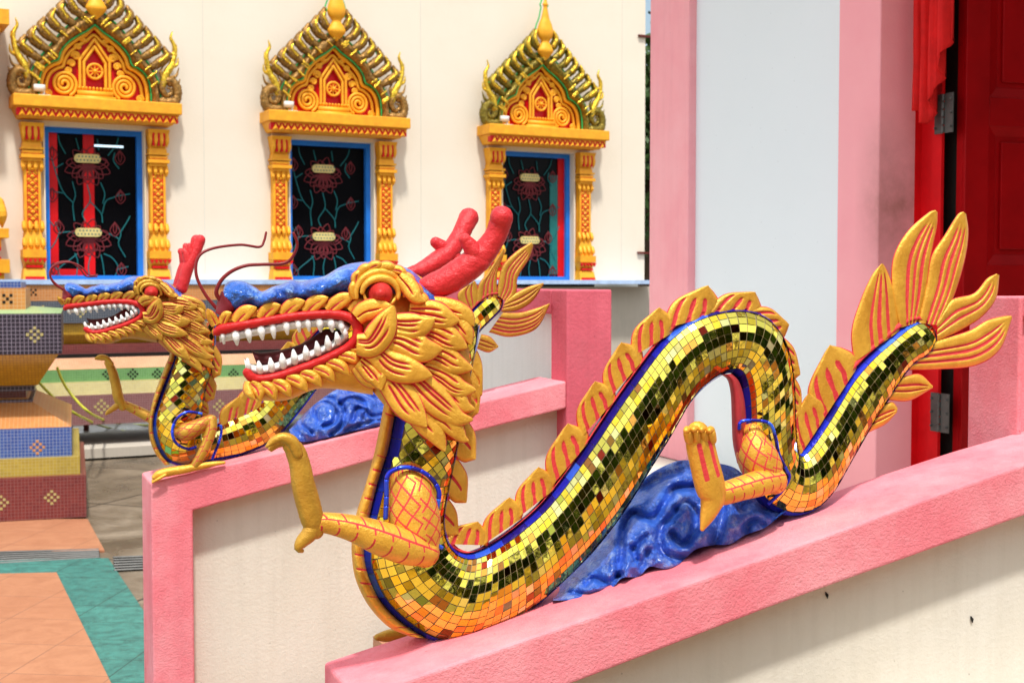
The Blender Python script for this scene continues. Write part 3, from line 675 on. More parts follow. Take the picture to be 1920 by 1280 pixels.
NAPE = [((884, 648), (905, 742), (884, 752)), ((888, 690), (898, 775), (878, 782)), ((872, 790), (893, 862), (862, 858)), ((856, 866), (876, 942), (844, 930)), ((838, 938), (862, 1002), (838, 1004))]
TAIL = [([(400, 640), (392, 520), (428, 400), (470, 310), (505, 268)], [(575, 520), (565, 420), (545, 340), (525, 290), (512, 269)], (-.15, .2, .55)),
        ([(572, 510), (545, 380), (548, 250), (600, 150), (680, 78), (708, 68)], [(640, 490), (672, 380), (690, 250), (714, 130), (716, 76)], (-.1, .25, .6)),
        ([(640, 490), (672, 350), (692, 240), (742, 160), (790, 85), (812, 74)], [(728, 500), (782, 380), (820, 250), (832, 150), (823, 82)], (-.2, .2, .55)),
        ([(715, 480), (765, 405), (850, 380), (900, 325), (936, 306)], [(715, 560), (800, 520), (880, 470), (935, 400), (948, 312)], (-.2, .3)),
        ([(700, 560), (830, 520), (900, 480), (960, 465), (992, 463)], [(600, 668), (720, 665), (860, 650), (950, 590), (996, 472)], (-.25, .1, .5)),
        ([(590, 690), (650, 682), (698, 726)], [(530, 780), (610, 782), (698, 734)], (-.2, .25)),
        ([(500, 800), (545, 786), (566, 808)], [(448, 905), (520, 870), (564, 826)], (-.1, .35))]
def tail_fins(dr, ox=0, oy=0):
    for A, B, gr in TAIL:
        mb = MB(); dr.strip(mb, [tuple(np.add(c4(*p), (ox, oy))) for p in A], [tuple(np.add(c4(*p), (ox, oy))) for p in B], 44, 30, thick=.016, prof=6, grooves=gr, gd=.005, gw=.065, gs=(-.2, .9), edge=.07)
        mb.build('tail_fin', M[dr.gold], dr.root)
NP = [(896, 610, 775, 560), (890, 655, 767, 615), (880, 705, 758, 665), (873, 745, 748, 715), (867, 781, 740, 758), (858, 830, 728, 820), (850, 867, 718, 870), (840, 915, 702, 925), (832, 961, 688, 985), (833, 992, 680, 1043), (840, 1014, 690, 1083), (852, 1028, 712, 1125),
      (864, 1034, 750, 1163), (878, 1036, 797, 1193), (893, 1032, 840, 1203), (911, 1024, 880, 1197), (940, 1006, 949, 1166), (972, 982, 1005, 1130), (1010, 948, 1055, 1085), (1050, 900, 1105, 1035),
      (1100, 830, 1160, 965), (1150, 755, 1205, 893), (1200, 685, 1250, 820), (1240, 635, 1285, 760), (1280, 603, 1315, 726), (1320, 585, 1343, 706), (1370, 576, 1362, 698), (1415, 583, 1375, 699),
      (1445, 604, 1384, 712), (1468, 642, 1390, 745), (1479, 690, 1392, 790), (1483, 735, 1390, 830), (1484, 780, 1395, 880), (1486, 820, 1412, 925), (1489, 840, 1440, 952), (1494, 846, 1480, 965),
      (1503, 838, 1520, 956), (1520, 816, 1555, 923), (1550, 770, 1592, 861), (1585, 712, 1630, 796), (1620, 671, 1665, 743), (1660, 636, 1700, 692), (1695, 608, 1737, 665), (1722, 598, 1755, 640), (1740, 603, 1757, 622)]
def foot(dr, name, limb, bars, parent=None, seg=20):
    mb = MB(); dr.tub(mb, limb, seg=seg, m=44, pf=bars, wob=.015); return mb
# ================================================================== near dragon
near = PD.empty('dragon_statue')
tag(near, 'large gold mirror-tiled dragon statue closest to the viewer, tail fan before the red door', 'dragon statue', 'dragon statues on the stair balustrades')
dr = Dragon(PD, near)
core = body(dr, NP, 0, 0, .135, lambda f: .0085, lambda f: .016 if f < .12 else .009, tip=True)
h = head(dr)
whisker(dr, h, cc(c1, (150, 650), (95, 610), (78, 565), (110, 500), (170, 450), (250, 420), (340, 414), (440, 411), (495, 392), (530, 340), (540, 290), (519, 236)), 4.6, 2.6, .012, .03)
whisker(dr, h, [(412, 585), (385, 552), (368, 515), (372, 482), (398, 466), (450, 459), (486, 463), (495, 452), (499, 436)], 3.6, 2.3, -.02, -.05)
for f_ in FINS: fin(dr, *f_)
for f_ in NAPE: fin(dr, *f_, gr=(0.0,), lb=.25, rb=.06)
tail_fins(dr)
# gold belly band with red joints
mb = MB()
dr.strip(mb, cc(c2, (522, 110), (480, 330), (440, 480), (402, 600), (384, 700), (384, 780), (400, 870), (450, 970), (530, 1055), (620, 1095)),
         [(746, 740), (730, 835), (708, 905), (692, 975), (684, 1020), (684, 1050), (694, 1088), (716, 1130), (754, 1168), (799, 1196)], 150, 12, thick=.036, prof=2.2, side=1,
         bars=lambda S, T: np.clip(1.3-np.abs((S*19) % 1-.5)*17, 0, 1)*(T > -.6)+np.clip(1-np.abs(T+.55)*9, 0, 1), gd=.003)
mb.build('belly_band', M['gold'], near)
mb = MB()
dr.strip(mb, [(1352, 702), (1364, 712), (1370, 740), (1372, 790), (1374, 830), (1382, 868)], [(1372, 700), (1386, 715), (1396, 748), (1400, 790), (1402, 830), (1408, 868)], 30, 10, thick=.05, prof=2.2, side=0)
mb.build('belly_band', M['belly_red'], near)
# blue tiled rims round the limbs
def rim(dr, pts, n, w=.0085, name='blue_rim'):
    mb = MB(); C = crs([(x, y) for x, y in pts], 90); P = dr.P(C[:, 0], C[:, 1], np.interp(np.linspace(0, 1, 90), np.linspace(0, 1, len(n)), n))
    i = 0
    while i < 89:
        j = min(89, i+random.randint(5, 9)); col = np.array(random.choices([x[0] for x in BL], [x[1] for x in BL])[0])
        sub = P[i:j+1]; tube(mb, sub, w/2*.8, seg=6, m=len(sub), col=np.clip(col, 0, 1), caps=False); i = j
    return mb.build(name, M['bmirror'], dr.root)
rim(dr, cc(c2, (518, 625), (522, 540), (525, 455), (560, 425), (610, 418), (665, 435), (708, 470), (732, 520), (722, 590), (712, 640), (722, 720), (745, 740)), [.062, .066, .072, .078, .08, .07, .055], .0105)
rim(dr, [(1386, 805), (1390, 790), (1420, 788), (1444, 795), (1454, 820), (1460, 850), (1474, 880), (1480, 895), (1466, 920), (1440, 945)], [.05, .06, .066, .06, .05, .04, .03], .0085)
# front limb on the viewer's side
mb = MB(); dr.tub(mb, [(766, 900, .046, 34), (772, 930, .056, 44), (777, 970, .062, 47), (786, 1006, .068, 42), (796, 1035, .074, 28)], seg=96, m=130, pf=lambda s, t: netp(.030, .030, .0026)(s, t, .045))
mb.build('upper_limb', M['gold'], near)
mb = MB(); dr.tub(mb, [(798, 1036, .085, 24), (764, 1027, .092, 31), (715, 1009, .098, 31), (662, 990, .10, 24), (615, 980, .10, 19), (590, 980, .10, 17)], seg=84, m=170, pf=barp(.030, .0020, .026))
mb.build('lower_limb', M['gold'], near)
mb = MB()
dr.tub(mb, [(592, 995, .10, 15), (586, 975, .10, 21), (577, 940, .10, 22), (568, 905, .10, 21), (562, 870, .10, 19), (553, 845, .10, 18), (545, 835, .10, 15)], seg=20, m=40, wob=.02)
for q, (dx, dy, dn) in enumerate(((0, 0, .112), (3, 6, .100), (-2, 1, .088), (6, 8, .078))):
    dr.tub(mb, [(558+dx, 850+dy, dn, 10), (548+dx, 828+dy, dn, 11), (530+dx, 820+dy, dn, 9.5), (514+dx, 825+dy, dn, 7), (503+dx, 835+dy, dn, 3.5)], seg=12, m=20)
dr.tub(mb, [(592, 975, .10, 17), (580, 1000, .103, 15), (566, 1015, .104, 12), (560, 1028, .104, 8), (566, 1032, .104, 4)], seg=14, m=18)
mb.build('hand', M['gold_dark'], near)
# hind limb on the viewer's side
mb = MB(); dr.tub(mb, [(1410, 815, .036, 22), (1414, 838, .044, 34), (1424, 866, .05, 38), (1440, 890, .055, 33), (1452, 902, .06, 24)], seg=96, m=130, pf=lambda s, t: netp(.027, .027, .0024)(s, t, .04))
mb.build('upper_limb', M['gold'], near)
mb = MB(); dr.tub(mb, [(1455, 898, .07, 20), (1425, 905, .078, 24), (1390, 915, .084, 22), (1360, 924, .088, 21), (1336, 928, .09, 20)], seg=84, m=120, pf=barp(.022, .0018, .024))
mb.build('lower_limb', M['gold'], near)
mb = MB()
def soles(s, t): return np.clip(1.5-np.minimum(np.abs(t-.07), np.abs(t-.93))*40, 0, 1)*(s > .035)*(s < .105)
dr.tub(mb, [(1308, 812, .10, 22), (1312, 830, .10, 27), (1320, 865, .10, 28), (1330, 905, .10, 29), (1336, 930, .10, 26), (1332, 950, .10, 20), (1324, 972, .10, 13), (1317, 990, .10, 5)], seg=40, m=60, pf=soles, flat=.7)
for q in range(4):
    x = 1290+q*14.5; y = 812-q*0+abs(q-1.5)*2
    dr.tub(mb, [(x+2, y+10, .112, 8), (x, y-2, .116, 8.5), (x-1, y-10, .118, 7), (x-4, y-8, .128, 5)], seg=12, m=14)
mb.build('foot', M['gold'], near)
# hand and hind limb on the far side, standing on the coping
mb = MB(); dr.tub(mb, [(800, 1130, -.07, 30), (790, 1165, -.085, 24), (770, 1180, -.09, 18), (745, 1188, -.09, 14), (722, 1192, -.09, 11), (708, 1194, -.09, 7)], seg=16, m=30, wob=.03); mb.build('foot', M['gold_dark'], near)
# blue wave the dragon rises from
def wave(dr, bot, top, gro, nb, nt, bulge, name='wave_base', m=190, k=110, gs=1.0, back=-.09, lumps=()):
    A = crs(bot, m); B = crs(top, m); t = np.linspace(0, 1, k)
    P = A[:, None, :]*(1-t)[None, :, None]+B[:, None, :]*t[None, :, None]
    S = np.linspace(0, 1, m)[:, None]*np.ones(k); T = np.ones(m)[:, None]*t
    h = nb+(nt-nb)*T+bulge*np.sin(np.clip(T, 0, 1)*math.pi)**.7*np.minimum(1, np.minimum(S, 1-S)*8)
    X, Y = P[..., 0], P[..., 1]
    for line, wd, dp in gro:
        C = crs(line, 60); d = np.full(X.shape, 1e9)
        for a, b in zip(C[:-1], C[1:]):
            v = b-a; u = np.clip(((X-a[0])*v[0]+(Y-a[1])*v[1])/(v@v+1e-9), 0, 1)
            d = np.minimum(d, np.hypot(X-a[0]-u*v[0], Y-a[1]-u*v[1]))
        wd = wd*1.15; h = h-dp*1.15*np.exp(-(d/(wd*.85))**2)+dp*.55*np.exp(-((d-wd*2.2)/(wd*1.3))**2)
    h = h+.0015*np.sin(X/25/gs+1.3*np.sin(Y/13/gs))*np.sin(Y/15/gs+.8*np.sin(X/11/gs)) + .0012*np.sin(X/5+2*np.sin(Y/6))
    for bx, by, rr_, am in lumps: h = h+am*np.exp(-((X-bx)**2+(Y-by)**2)/rr_**2)
    mb = MB(); mb.add(dr.pl.L(X, Y, h).reshape(-1, 3), gridfaces(m, k))
    mb.add(dr.pl.L(X, Y, np.full_like(h, back)+.03*np.sin(T*math.pi)*-1).reshape(-1, 3), gridfaces(m, k, flip=True))
    idx = [(i, 0) for i in range(m)]+[(m-1, j) for j in range(1, k)]+[(i, k-1) for i in range(m-2, -1, -1)]+[(0, j) for j in range(k-2, 0, -1)]
    I = np.array(idx); fx = P[I[:, 0], I[:, 1]]; n = len(I)
    mb.add(np.vstack([dr.pl.L(fx[:, 0], fx[:, 1], h[I[:, 0], I[:, 1]]), dr.pl.L(fx[:, 0], fx[:, 1], np.full(n, back))]), [(i, (i+1) % n, n+(i+1) % n, n+i) for i in range(n)])
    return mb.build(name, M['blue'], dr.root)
c6 = lambda x, y: (980+x/3.31, 820+y/3.31)
G = [([(1075, 300), (940, 315), (900, 380), (850, 460), (790, 500), (700, 465), (645, 510), (620, 600), (615, 720), (590, 850)], 6, .014),
     ([(930, 600), (985, 655), (1040, 630), (1075, 540), (1070, 450), (1010, 400), (950, 440)], 6, .014), ([(700, 680), (765, 615)], 6, .010), ([(680, 690), (705, 755)], 5, .010),
     ([(390, 915), (440, 872), (520, 895), (590, 860)], 5, .010), ([(1185, 660), (1215, 580), (1245, 460), (1235, 380)], 7, .014), ([(1390, 610), (1400, 540), (1450, 515), (1520, 550), (1580, 490)], 6, .012),
     ([(960, 460), (870, 540), (850, 640), (880, 720), (1010, 750)], 7, .010), ([(740, 790), (780, 700)], 5, .008), ([(720, 330), (860, 250), (980, 210)], 8, .008), ([(300, 960), (480, 960), (620, 840)], 4, .007)]
G = [(cc(c6, *l), w_, d_) for l, w_, d_ in G]
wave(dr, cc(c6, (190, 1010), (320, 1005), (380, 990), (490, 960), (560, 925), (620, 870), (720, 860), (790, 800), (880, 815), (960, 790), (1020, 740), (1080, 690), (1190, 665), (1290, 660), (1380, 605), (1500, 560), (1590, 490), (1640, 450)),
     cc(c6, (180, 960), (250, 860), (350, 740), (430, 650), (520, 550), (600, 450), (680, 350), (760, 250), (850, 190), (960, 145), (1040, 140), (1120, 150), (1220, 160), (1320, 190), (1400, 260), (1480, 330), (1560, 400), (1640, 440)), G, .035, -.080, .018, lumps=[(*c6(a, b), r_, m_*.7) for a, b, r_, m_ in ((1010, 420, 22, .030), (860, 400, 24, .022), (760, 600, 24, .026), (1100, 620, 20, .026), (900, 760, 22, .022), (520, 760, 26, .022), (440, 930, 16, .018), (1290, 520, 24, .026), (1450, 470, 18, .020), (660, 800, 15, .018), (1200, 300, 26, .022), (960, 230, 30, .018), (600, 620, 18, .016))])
rebase(near, PD.L(880, 1200, 0))
# ================================================================== far dragon
def hm(x, y):
    dx, dy = x-712, y-551
    X = 283+.55*dx+.10*dy; Y = 548+.02*dx+.50*dy
    return X, Y
def bm(x, y):
    X = 283+.633*(x-712); Y = 548+.5*(y-551)+15-28*np.clip((np.asarray(x, float)-1000)/750, 0, 1.3)
    return X, Y
far = PF.empty('dragon_statue')
tag(far, 'gold dragon statue on the far balustrade, squatting on a bent golden leg', 'dragon statue', 'dragon statues on the stair balustrades')
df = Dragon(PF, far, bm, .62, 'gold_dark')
FP = [(404, 600, 332, 615), (403, 648, 329, 648), (398, 693, 312, 703), (387, 727, 296, 748), (380, 765, 286, 782), (379, 785, 288, 817), (382, 800, 300, 848), (388, 806, 317, 866), (396, 805, 351, 873), (403, 797, 403, 862), (420, 789, 441, 855), (440, 780, 470, 846), (465, 769, 500, 832), (485, 754, 532, 806)]
for p in NP[20:36]:
    a = bm(p[0], p[1]); b = bm(p[2], p[3]); FP.append((float(a[0]), float(a[1]), float(b[0]), float(b[1])))
FP += [(808, 672, 835, 738), (832, 645, 862, 695), (856, 614, 880, 655), (878, 588, 897, 624), (900, 565, 920, 600), (918, 553, 938, 582), (935, 551, 948, 568)]
body(df, FP, 0, 0, .22, lambda f: .006, lambda f: .009, tip=True, tile=.0165)
df.mp = hm; df.rs = .57
hf = head(df, (([(1150, 570, 45), (1170, 520, 60)], None, 2),))
df.mp = lambda x, y: (x, y); df.rs = 1.0
for n_, ox in ((.035, 0), (-.04, -7)):
    mb = MB(); df.tub(mb, [(341+ox, 540, n_, 11), (346+ox, 522, n_, 11), (353+ox, 500, n_, 11), (362+ox, 482, n_, 10), (371+ox, 463, n_, 9.5), (375+ox, 450, n_, 10)], seg=20, m=40, wob=.02)
    df.tub(mb, [(353+ox, 494, n_, 9), (350+ox, 478, n_, 8), (346+ox, 471, n_, 6)], seg=14, m=12); df.tub(mb, [(360+ox, 484, n_, 8), (356+ox, 468, n_, 7), (355+ox, 461, n_, 5.5)], seg=14, m=12)
    o = mb.build('horn', M['red_horn'], hf)
whisker(df, hf, cc(c5, (150, 355), (105, 325), (84, 285), (100, 245), (165, 225), (225, 245), (265, 285), (302, 284)), 2.6, 1.5, .01, .03)
whisker(df, hf, cc(c5, (135, 345), (95, 310), (82, 270), (110, 232), (170, 222), (220, 255), (250, 290), (300, 292)), 2.2, 1.3, -.02, -.04)
df.mp = bm; df.rs = .6
for f_ in FINS[3:]: fin(df, *f_)
df.mp = lambda x, y: (x, y)
for A, T_, B in (((416, 795), (448, 742), (452, 782)), ((448, 784), (490, 708), (482, 762)), ((482, 762), (520, 688), (512, 735)), ((405, 655), (413, 702), (400, 703)), ((398, 710), (402, 748), (386, 748)), ((385, 752), (392, 775), (382, 782))):
    fin(df, A, T_, B, gr=(-.2, .3))
# tail fan of the far dragon
c8 = lambda x, y: (820+x/2.909, 420+y/2.909)
for A, B, gr in (([(160, 480), (120, 430), (110, 380), (150, 345), (185, 330)], [(215, 440), (225, 400), (222, 350), (205, 310), (190, 318)], (-.2, .3)),
                 ([(205, 430), (225, 330), (270, 270), (330, 180), (362, 132)], [(330, 400), (325, 320), (330, 250), (355, 190), (368, 140)], (-.3, .1, .5)),
                 ([(325, 385), (335, 300), (360, 220), (430, 150), (512, 98)], [(385, 430), (430, 380), (440, 290), (500, 190), (525, 120)], (-.3, .1, .45)),
                 ([(370, 420), (420, 380), (500, 340), (578, 320)], [(350, 480), (440, 470), (520, 420), (580, 328)], (-.2, .3)),
                 ([(360, 480), (450, 480), (530, 460), (612, 432)], [(280, 590), (400, 615), (540, 570), (614, 440)], (-.4, -.05, .3, .6)),
                 ([(240, 600), (290, 615), (334, 665)], [(215, 680), (280, 700), (332, 672)], (-.2, .3))):
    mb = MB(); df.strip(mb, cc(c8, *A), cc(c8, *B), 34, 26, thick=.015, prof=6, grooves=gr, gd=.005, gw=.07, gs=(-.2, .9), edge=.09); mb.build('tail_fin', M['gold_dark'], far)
mb = MB()
df.strip(mb, cc(c7, (352, 470), (345, 530), (310, 620), (262, 750), (232, 880), (232, 980), (262, 1070), (318, 1140)),
         cc(c7, (382, 475), (372, 560), (335, 650), (285, 775), (256, 880), (258, 980), (292, 1072), (345, 1135)), 90, 10, thick=.034, prof=2.2, side=1,
         bars=lambda S, T: np.clip(1.3-np.abs((S*16) % 1-.5)*14, 0, 1)*(T > -.6), gd=.003)
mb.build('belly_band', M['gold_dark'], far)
# squatting limb on the viewer's side
tb = cc(c7, (520, 860), (440, 850), (380, 890), (358, 960), (380, 1020), (440, 1050), (490, 1040))
rim(df, tb, [.075, .08, .085, .085, .08], .011)
rim(df, cc(c7, (622, 920), (625, 960), (610, 1020), (590, 1070), (575, 1110)), [.07, .075, .08], .010)
mb = MB(); df.tub(mb, [(333, 812, .075, 14), (343, 811, .08, 27), (358, 806, .085, 27), (376, 797, .09, 23), (394, 787, .098, 17)], seg=80, m=90, pf=lambda s, t: netp(.034, .034, .003)(s, t, .045)); mb.build('upper_limb', M['gold_dark'], far)
mb = MB(); df.tub(mb, [(397, 787, .10, 16), (396, 805, .105, 17), (388, 830, .108, 16), (376, 855, .11, 14), (366, 872, .11, 13)], seg=60, m=90, pf=barp(.03, .002, .026)); mb.build('lower_limb', M['gold_dark'], far)
mb = MB(); df.tub(mb, [(290, 894, .11, 9), (298, 889, .11, 13), (318, 884, .11, 14), (348, 879, .11, 13), (378, 873, .11, 10.5), (402, 869, .11, 7.5), (420, 867, .11, 5)], seg=20, m=40, wob=.03)
for q in range(3): df.tub(mb, [(310, 886+q*2, .12+.012*q-.02, 5), (296, 892+q*3, .12+.012*q-.02, 5), (286, 900+q*2, .12+.012*q-.02, 3)], seg=10, m=12)
mb.build('foot', M['gold'], far)
# raised limb on the far side
mb = MB(); df.tub(mb, [(300, 792, -.05, 19), (272, 777, -.06, 17), (250, 766, -.07, 15), (230, 757, -.07, 13)], seg=20, m=40, pf=barp(.04, .0025, .025)); mb.build('lower_limb', M['gold_dark'], far)
mb = MB(); df.tub(mb, [(230, 762, -.07, 14), (222, 745, -.07, 16.5), (217, 720, -.07, 15.5), (211, 697, -.07, 14.5), (203, 680, -.07, 12.5)], seg=18, m=34, wob=.03)
for q in range(3): df.tub(mb, [(209, 682+q, -.055-.014*q, 8), (200, 671+q, -.055-.014*q, 7.5), (188, 668+q*2, -.055-.014*q, 6.5), (179, 671+q, -.055-.014*q, 2.5)], seg=10, m=16)
df.tub(mb, [(226, 755, -.07, 12), (213, 765, -.07, 9.5), (203, 772, -.07, 7.5), (199, 776, -.07, 4)], seg=12, m=14)
mb.build('hand', M['gold_dark'], far)
mb = MB(); df.tub(mb, cc(c5, (0, 0)) and [(648, 700, -.05, 6), (655, 712, -.05, 7), (652, 730, -.05, 8), (650, 745, -.05, 10)], seg=12, m=16); mb.build('foot', M['gold_dark'], far)
G2 = [(cc(c5, (1320, 960), (1300, 900), (1350, 870), (1400, 900), (1395, 960), (1345, 980)), 3.2, .014), (cc(c5, (1290, 1010), (1240, 960), (1290, 880), (1370, 850), (1440, 900), (1430, 970), (1380, 1020)), 3.4, .014),
      (cc(c5, (1420, 880), (1470, 850), (1530, 870), (1560, 930), (1620, 930)), 3.4, .013), (cc(c5, (1480, 950), (1500, 900), (1540, 910), (1530, 950)), 3.2, .012), (cc(c5, (1450, 1000), (1560, 960), (1640, 950)), 3, .010), (cc(c5, (1440, 830), (1520, 820), (1600, 860)), 3, .01)]
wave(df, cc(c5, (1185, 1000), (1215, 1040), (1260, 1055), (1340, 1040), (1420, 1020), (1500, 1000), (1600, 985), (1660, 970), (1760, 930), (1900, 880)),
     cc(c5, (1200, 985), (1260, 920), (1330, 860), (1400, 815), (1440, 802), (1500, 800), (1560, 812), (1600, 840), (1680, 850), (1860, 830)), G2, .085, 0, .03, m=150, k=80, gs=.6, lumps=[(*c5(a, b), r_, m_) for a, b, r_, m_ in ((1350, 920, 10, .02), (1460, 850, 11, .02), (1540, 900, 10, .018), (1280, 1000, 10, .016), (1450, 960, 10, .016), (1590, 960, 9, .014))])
rebase(far, PF.L(361, 873, 0))
# ================================================================== balustrades
def lp(pl, pts, n): 
    a = pl.L([p[0] for p in pts], [p[1] for p in pts], n); return [(float(v[0]), float(v[2])) for v in a]
TN = .105
# near
nb = PN.empty('stair_balustrade'); tag(nb, 'pink framed cream balustrade in the foreground carrying the larger dragon', 'balustrade', 'stair balustrades')
top = [(668, 1306), (1110, 1155), (1440, 1042), (1600, 985), (1700, 947), (1780, 918), (1920, 870), (2150, 800)]
bot = [(2150, 892), (1920, 967), (1440, 1140), (1090, 1275), (800, 1384)]
mb = MB(); T_ = lp(PN, top, TN); B_ = lp(PN, bot, TN)
uL = T_[0][0]; topz = T_[0][1]
prism(mb, T_[:1]+T_[1:]+B_+[(uL+.11, B_[-1][1]-.0)]+[(uL+.11, .02), (uL, .02)], -TN, TN)
mb.build('coping', M['pink'], nb, smooth=False, bevel=.008)
mb = MB(); Bz = B_[::-1]
prism(mb, [(uL+.112, .02)]+[(uL+.112, Bz[0][1]-.01)]+[(a, b+.002) for a, b in Bz]+[(Bz[-1][0], .02)], -TN+.07, TN-.07)
mb.build('panel', M['panel'], nb, smooth=False)
uN = float(PN.L(1813, 828, -TN)[0]); zN = float(PN.L(1813, 555, -TN)[2])
def landwall(pl, parent, u0, n0, n1, ztop, zbot, frame_top, ndir, mats=('pink', 'panel_white'), stile=.13):
    """framed wall across the head of the stairs: end stile, top rail, recessed panel"""
    a, b = sorted((-n0, -n1))
    mb = MB(); s0 = -n0; s1 = -n1; sg = 1 if s1 > s0 else -1
    lo, hi = sorted((s0, s0+sg*stile)); box(mb, u0, u0+.15, lo, hi, zbot, ztop)
    lo, hi = sorted((s0+sg*stile, s1)); box(mb, u0, u0+.15, lo, hi, ztop-frame_top, ztop)
    box(mb, u0, u0+.15, lo, hi, zbot, zbot+.25)
    mb.build('landing_wall_frame', M[mats[0]], parent, smooth=False, bevel=.006)
    mb = MB(); box(mb, u0+.04, u0+.11, lo, hi, zbot+.25, ztop-frame_top); mb.build('landing_wall_panel', M[mats[1]], parent, smooth=False)
uN = float(PN.L(1813, 828, -.24)[0]); zN = float(PN.L(1813, 555, -.24)[2])
mb = MB(); box(mb, uN, uN+.012, .085, .24, .3, zN); box(mb, uN+.012, uN+1.2, .085, .24, zN-.045, zN); box(mb, uN+.012, uN+1.2, .085, .24, .3, .5); mb.build('landing_wall_frame', M['pink'], nb, smooth=False, bevel=.005)
mb = MB(); box(mb, uN+.008, uN+1.2, .105, .22, .5, zN-.045); mb.build('landing_wall_panel', M['pink'], nb, smooth=False)
for px, py, k in ((1550, 1115, 1.0), (1822, 1160, 1.1), (1682-40, 1300, .6)):
    q = PN.L(px, py, TN-.068); mb = MB(); tube(mb, [(q[0]-.002, q[1], q[2]+.005*k), (q[0], q[1]-.001, q[2]), (q[0]+.002, q[1], q[2]-.006*k)], [.0012, .0026*k, .001], seg=8, m=10, wob=.3); mb.build('mud_speck', M['black'], nb)
rebase(nb, (uL, 0, 0))
# far
fb = PF.empty('stair_balustrade'); tag(fb, 'pink framed cream balustrade further back under the smaller looking dragon', 'balustrade', 'stair balustrades')
top = [(283, 905), (420, 873), (572, 836), (740, 794), (902, 753), (1062, 714)]
bot = [(1062, 765), (902, 806), (740, 850), (549, 905), (362, 957)]
mb = MB(); T_ = lp(PF, top, TN); B_ = lp(PF, bot, TN); uF = T_[0][0]; uE = T_[-1][0]; ui = B_[-1][0]
prism(mb, T_+B_+[(ui, .02), (uF, .02)], -TN, TN); mb.build('coping', M['pink'], fb, smooth=False, bevel=.006)
mb = MB(); prism(mb, [(ui-.002, .02)]+[(a, b+.002) for a, b in B_[::-1]]+[(uE, .02)], -TN+.07, TN-.07); mb.build('panel', M['panel'], fb, smooth=False)
zF = float(PF.L(1062, 543, TN)[2])
landwall(PF, fb, uE, TN+.003, -1.5, zF, .02, .075, -1, ('pink_dark', 'panel_white'), .12)
rebase(fb, (uF, 0, 0))
# steps and landing between the balustrades
def npt(pl, u, n, z): return pl.o+pl.u*u+pl.n*n+np.array([0, 0, z])
LAND = .66
mb = MB(); D_ = 4.04*math.cos(R(ANG))-2.30*math.cos(R(ANG))
for i in range(4):
    z = LAND*(i)/4 if i else 0
    x0 = -.36+.27*i; box(mb, x0, 1.02, .11, D_-.11, z+.001*(i > 0), LAND*(i+1)/4)
o = mb.build('steps', M['pv_orange'], None, smooth=False, loc=PN.o, rot=(0, 0, PN.a)); tag(o, kind='structure')
# ================================================================== shrine building with the red door
gx, gy = 1.35, 4.94
PG = Plane(gx, gy, -68)
def gu(px, n=0.0): return float(PG.L(px, 530, n)[0])
sh = PG.empty('shrine_building'); tag(sh, 'pale blue white shrine front with pink pilasters around a red doorway', 'building')
ZT = 3.6; za, zb = LAND+.004, ZT
u0, u1, u2, u3 = gu(1217, .04), gu(1289, .04), gu(1568, .04), gu(1645, .04)
mb = MB(); box(mb, u0+.01, u3-.01, .0, .22, za, zb); mb.build('wall', M['bluewhite'], sh, smooth=False)
t = NT('stained_pink_wall_paint')
sp_ = t.n.new('ShaderNodeSeparateXYZ'); t.link(t.obj, sp_.inputs[0])
zf = t.math('SUBTRACT', 1.0, t.math('MULTIPLY', t.math('ABSOLUTE', t.math('SUBTRACT', sp_.outputs[2], 1.78)), 2.6))
xf = t.math('SUBTRACT', 1.0, t.math('MULTIPLY', t.math('SUBTRACT', u3, sp_.outputs[0]), 7.0))
st_ = t.math('MULTIPLY', t.math('MAXIMUM', zf, 0.0), t.math('MAXIMUM', xf, 0.0)); st_ = t.math('MULTIPLY', st_, t.ramp(t.noise(6, 5, .7), [(.25, .25), (.7, 1.0)]))
c_ = t.mix(t.ramp(t.noise(1.4, 5, .65), [(.3, 0.0), (.7, 1.0)]), (.90, .42, .46), (.86, .35, .40)); st_ = t.math('MULTIPLY', st_, .75); c_ = t.mix(st_, c_, (.24, .11, .08))
t.bump(t.noise(90, 3, .6), .15, .004); t.set(col=c_, rough=.7, spec=.15); M['pink_stained'] = t.m
for a, b in ((u0, u1), (u2, u3)):
    mb = MB(); box(mb, a, b, -.04, .30 if a == u2 else .10, za, zb); mb.build('pilaster', M['pink_stained'] if a == u2 else M['pink_smooth'], sh, smooth=False, bevel=.006)
mb = MB(); box(mb, u0-.1, u3+2.2, -.45, 3.0, ZT+.001, ZT+.18); mb.build('roof', M['plinth_grey'], sh, smooth=False)
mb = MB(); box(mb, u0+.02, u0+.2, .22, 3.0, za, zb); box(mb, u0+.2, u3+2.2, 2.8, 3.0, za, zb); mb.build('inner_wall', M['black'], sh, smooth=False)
mb = MB(); box(mb, u3+1.3, u3+2.2, 0, .25, za, zb); box(mb, u3, u3+1.3, 0, .25, 3.1, zb); mb.build('wall', M['bluewhite'], sh, smooth=False)
# red jamb
def gl(px, n): return float(PG.L(px, 530, n)[0])
mb = MB(); a = gl(1690, -.12); b = gl(1712, -.12); c = gl(1768, -.15)
box(mb, u3+.001, b, .12, .20, za, 3.1); box(mb, b, (b+c)/2+.01, .15, .187, za, 3.1); box(mb, (b+c)/2+.01, c, .135, .148, za, 3.1)
mb.build('door_frame', M['redf'], sh, smooth=False, bevel=.004)
mb = MB(); box(mb, c-.10, c+.036, .19, .21, za, 3.1); mb.build('door_gap_shade', M['black'], sh, smooth=False)  # black strip stands in for the shade between jamb and leaf
# open door leaf, running into the building
dl = MB(); mb = dl
hx = c+.072
DW = .85; lz0, lz1 = za+.01, 3.05
box(mb, 0, DW, 0, .035, lz0, lz1)
door = mb.build('door', M['door_red'], sh, smooth=False, loc=(hx, .17, 0), rot=(0, 0, R(86)))
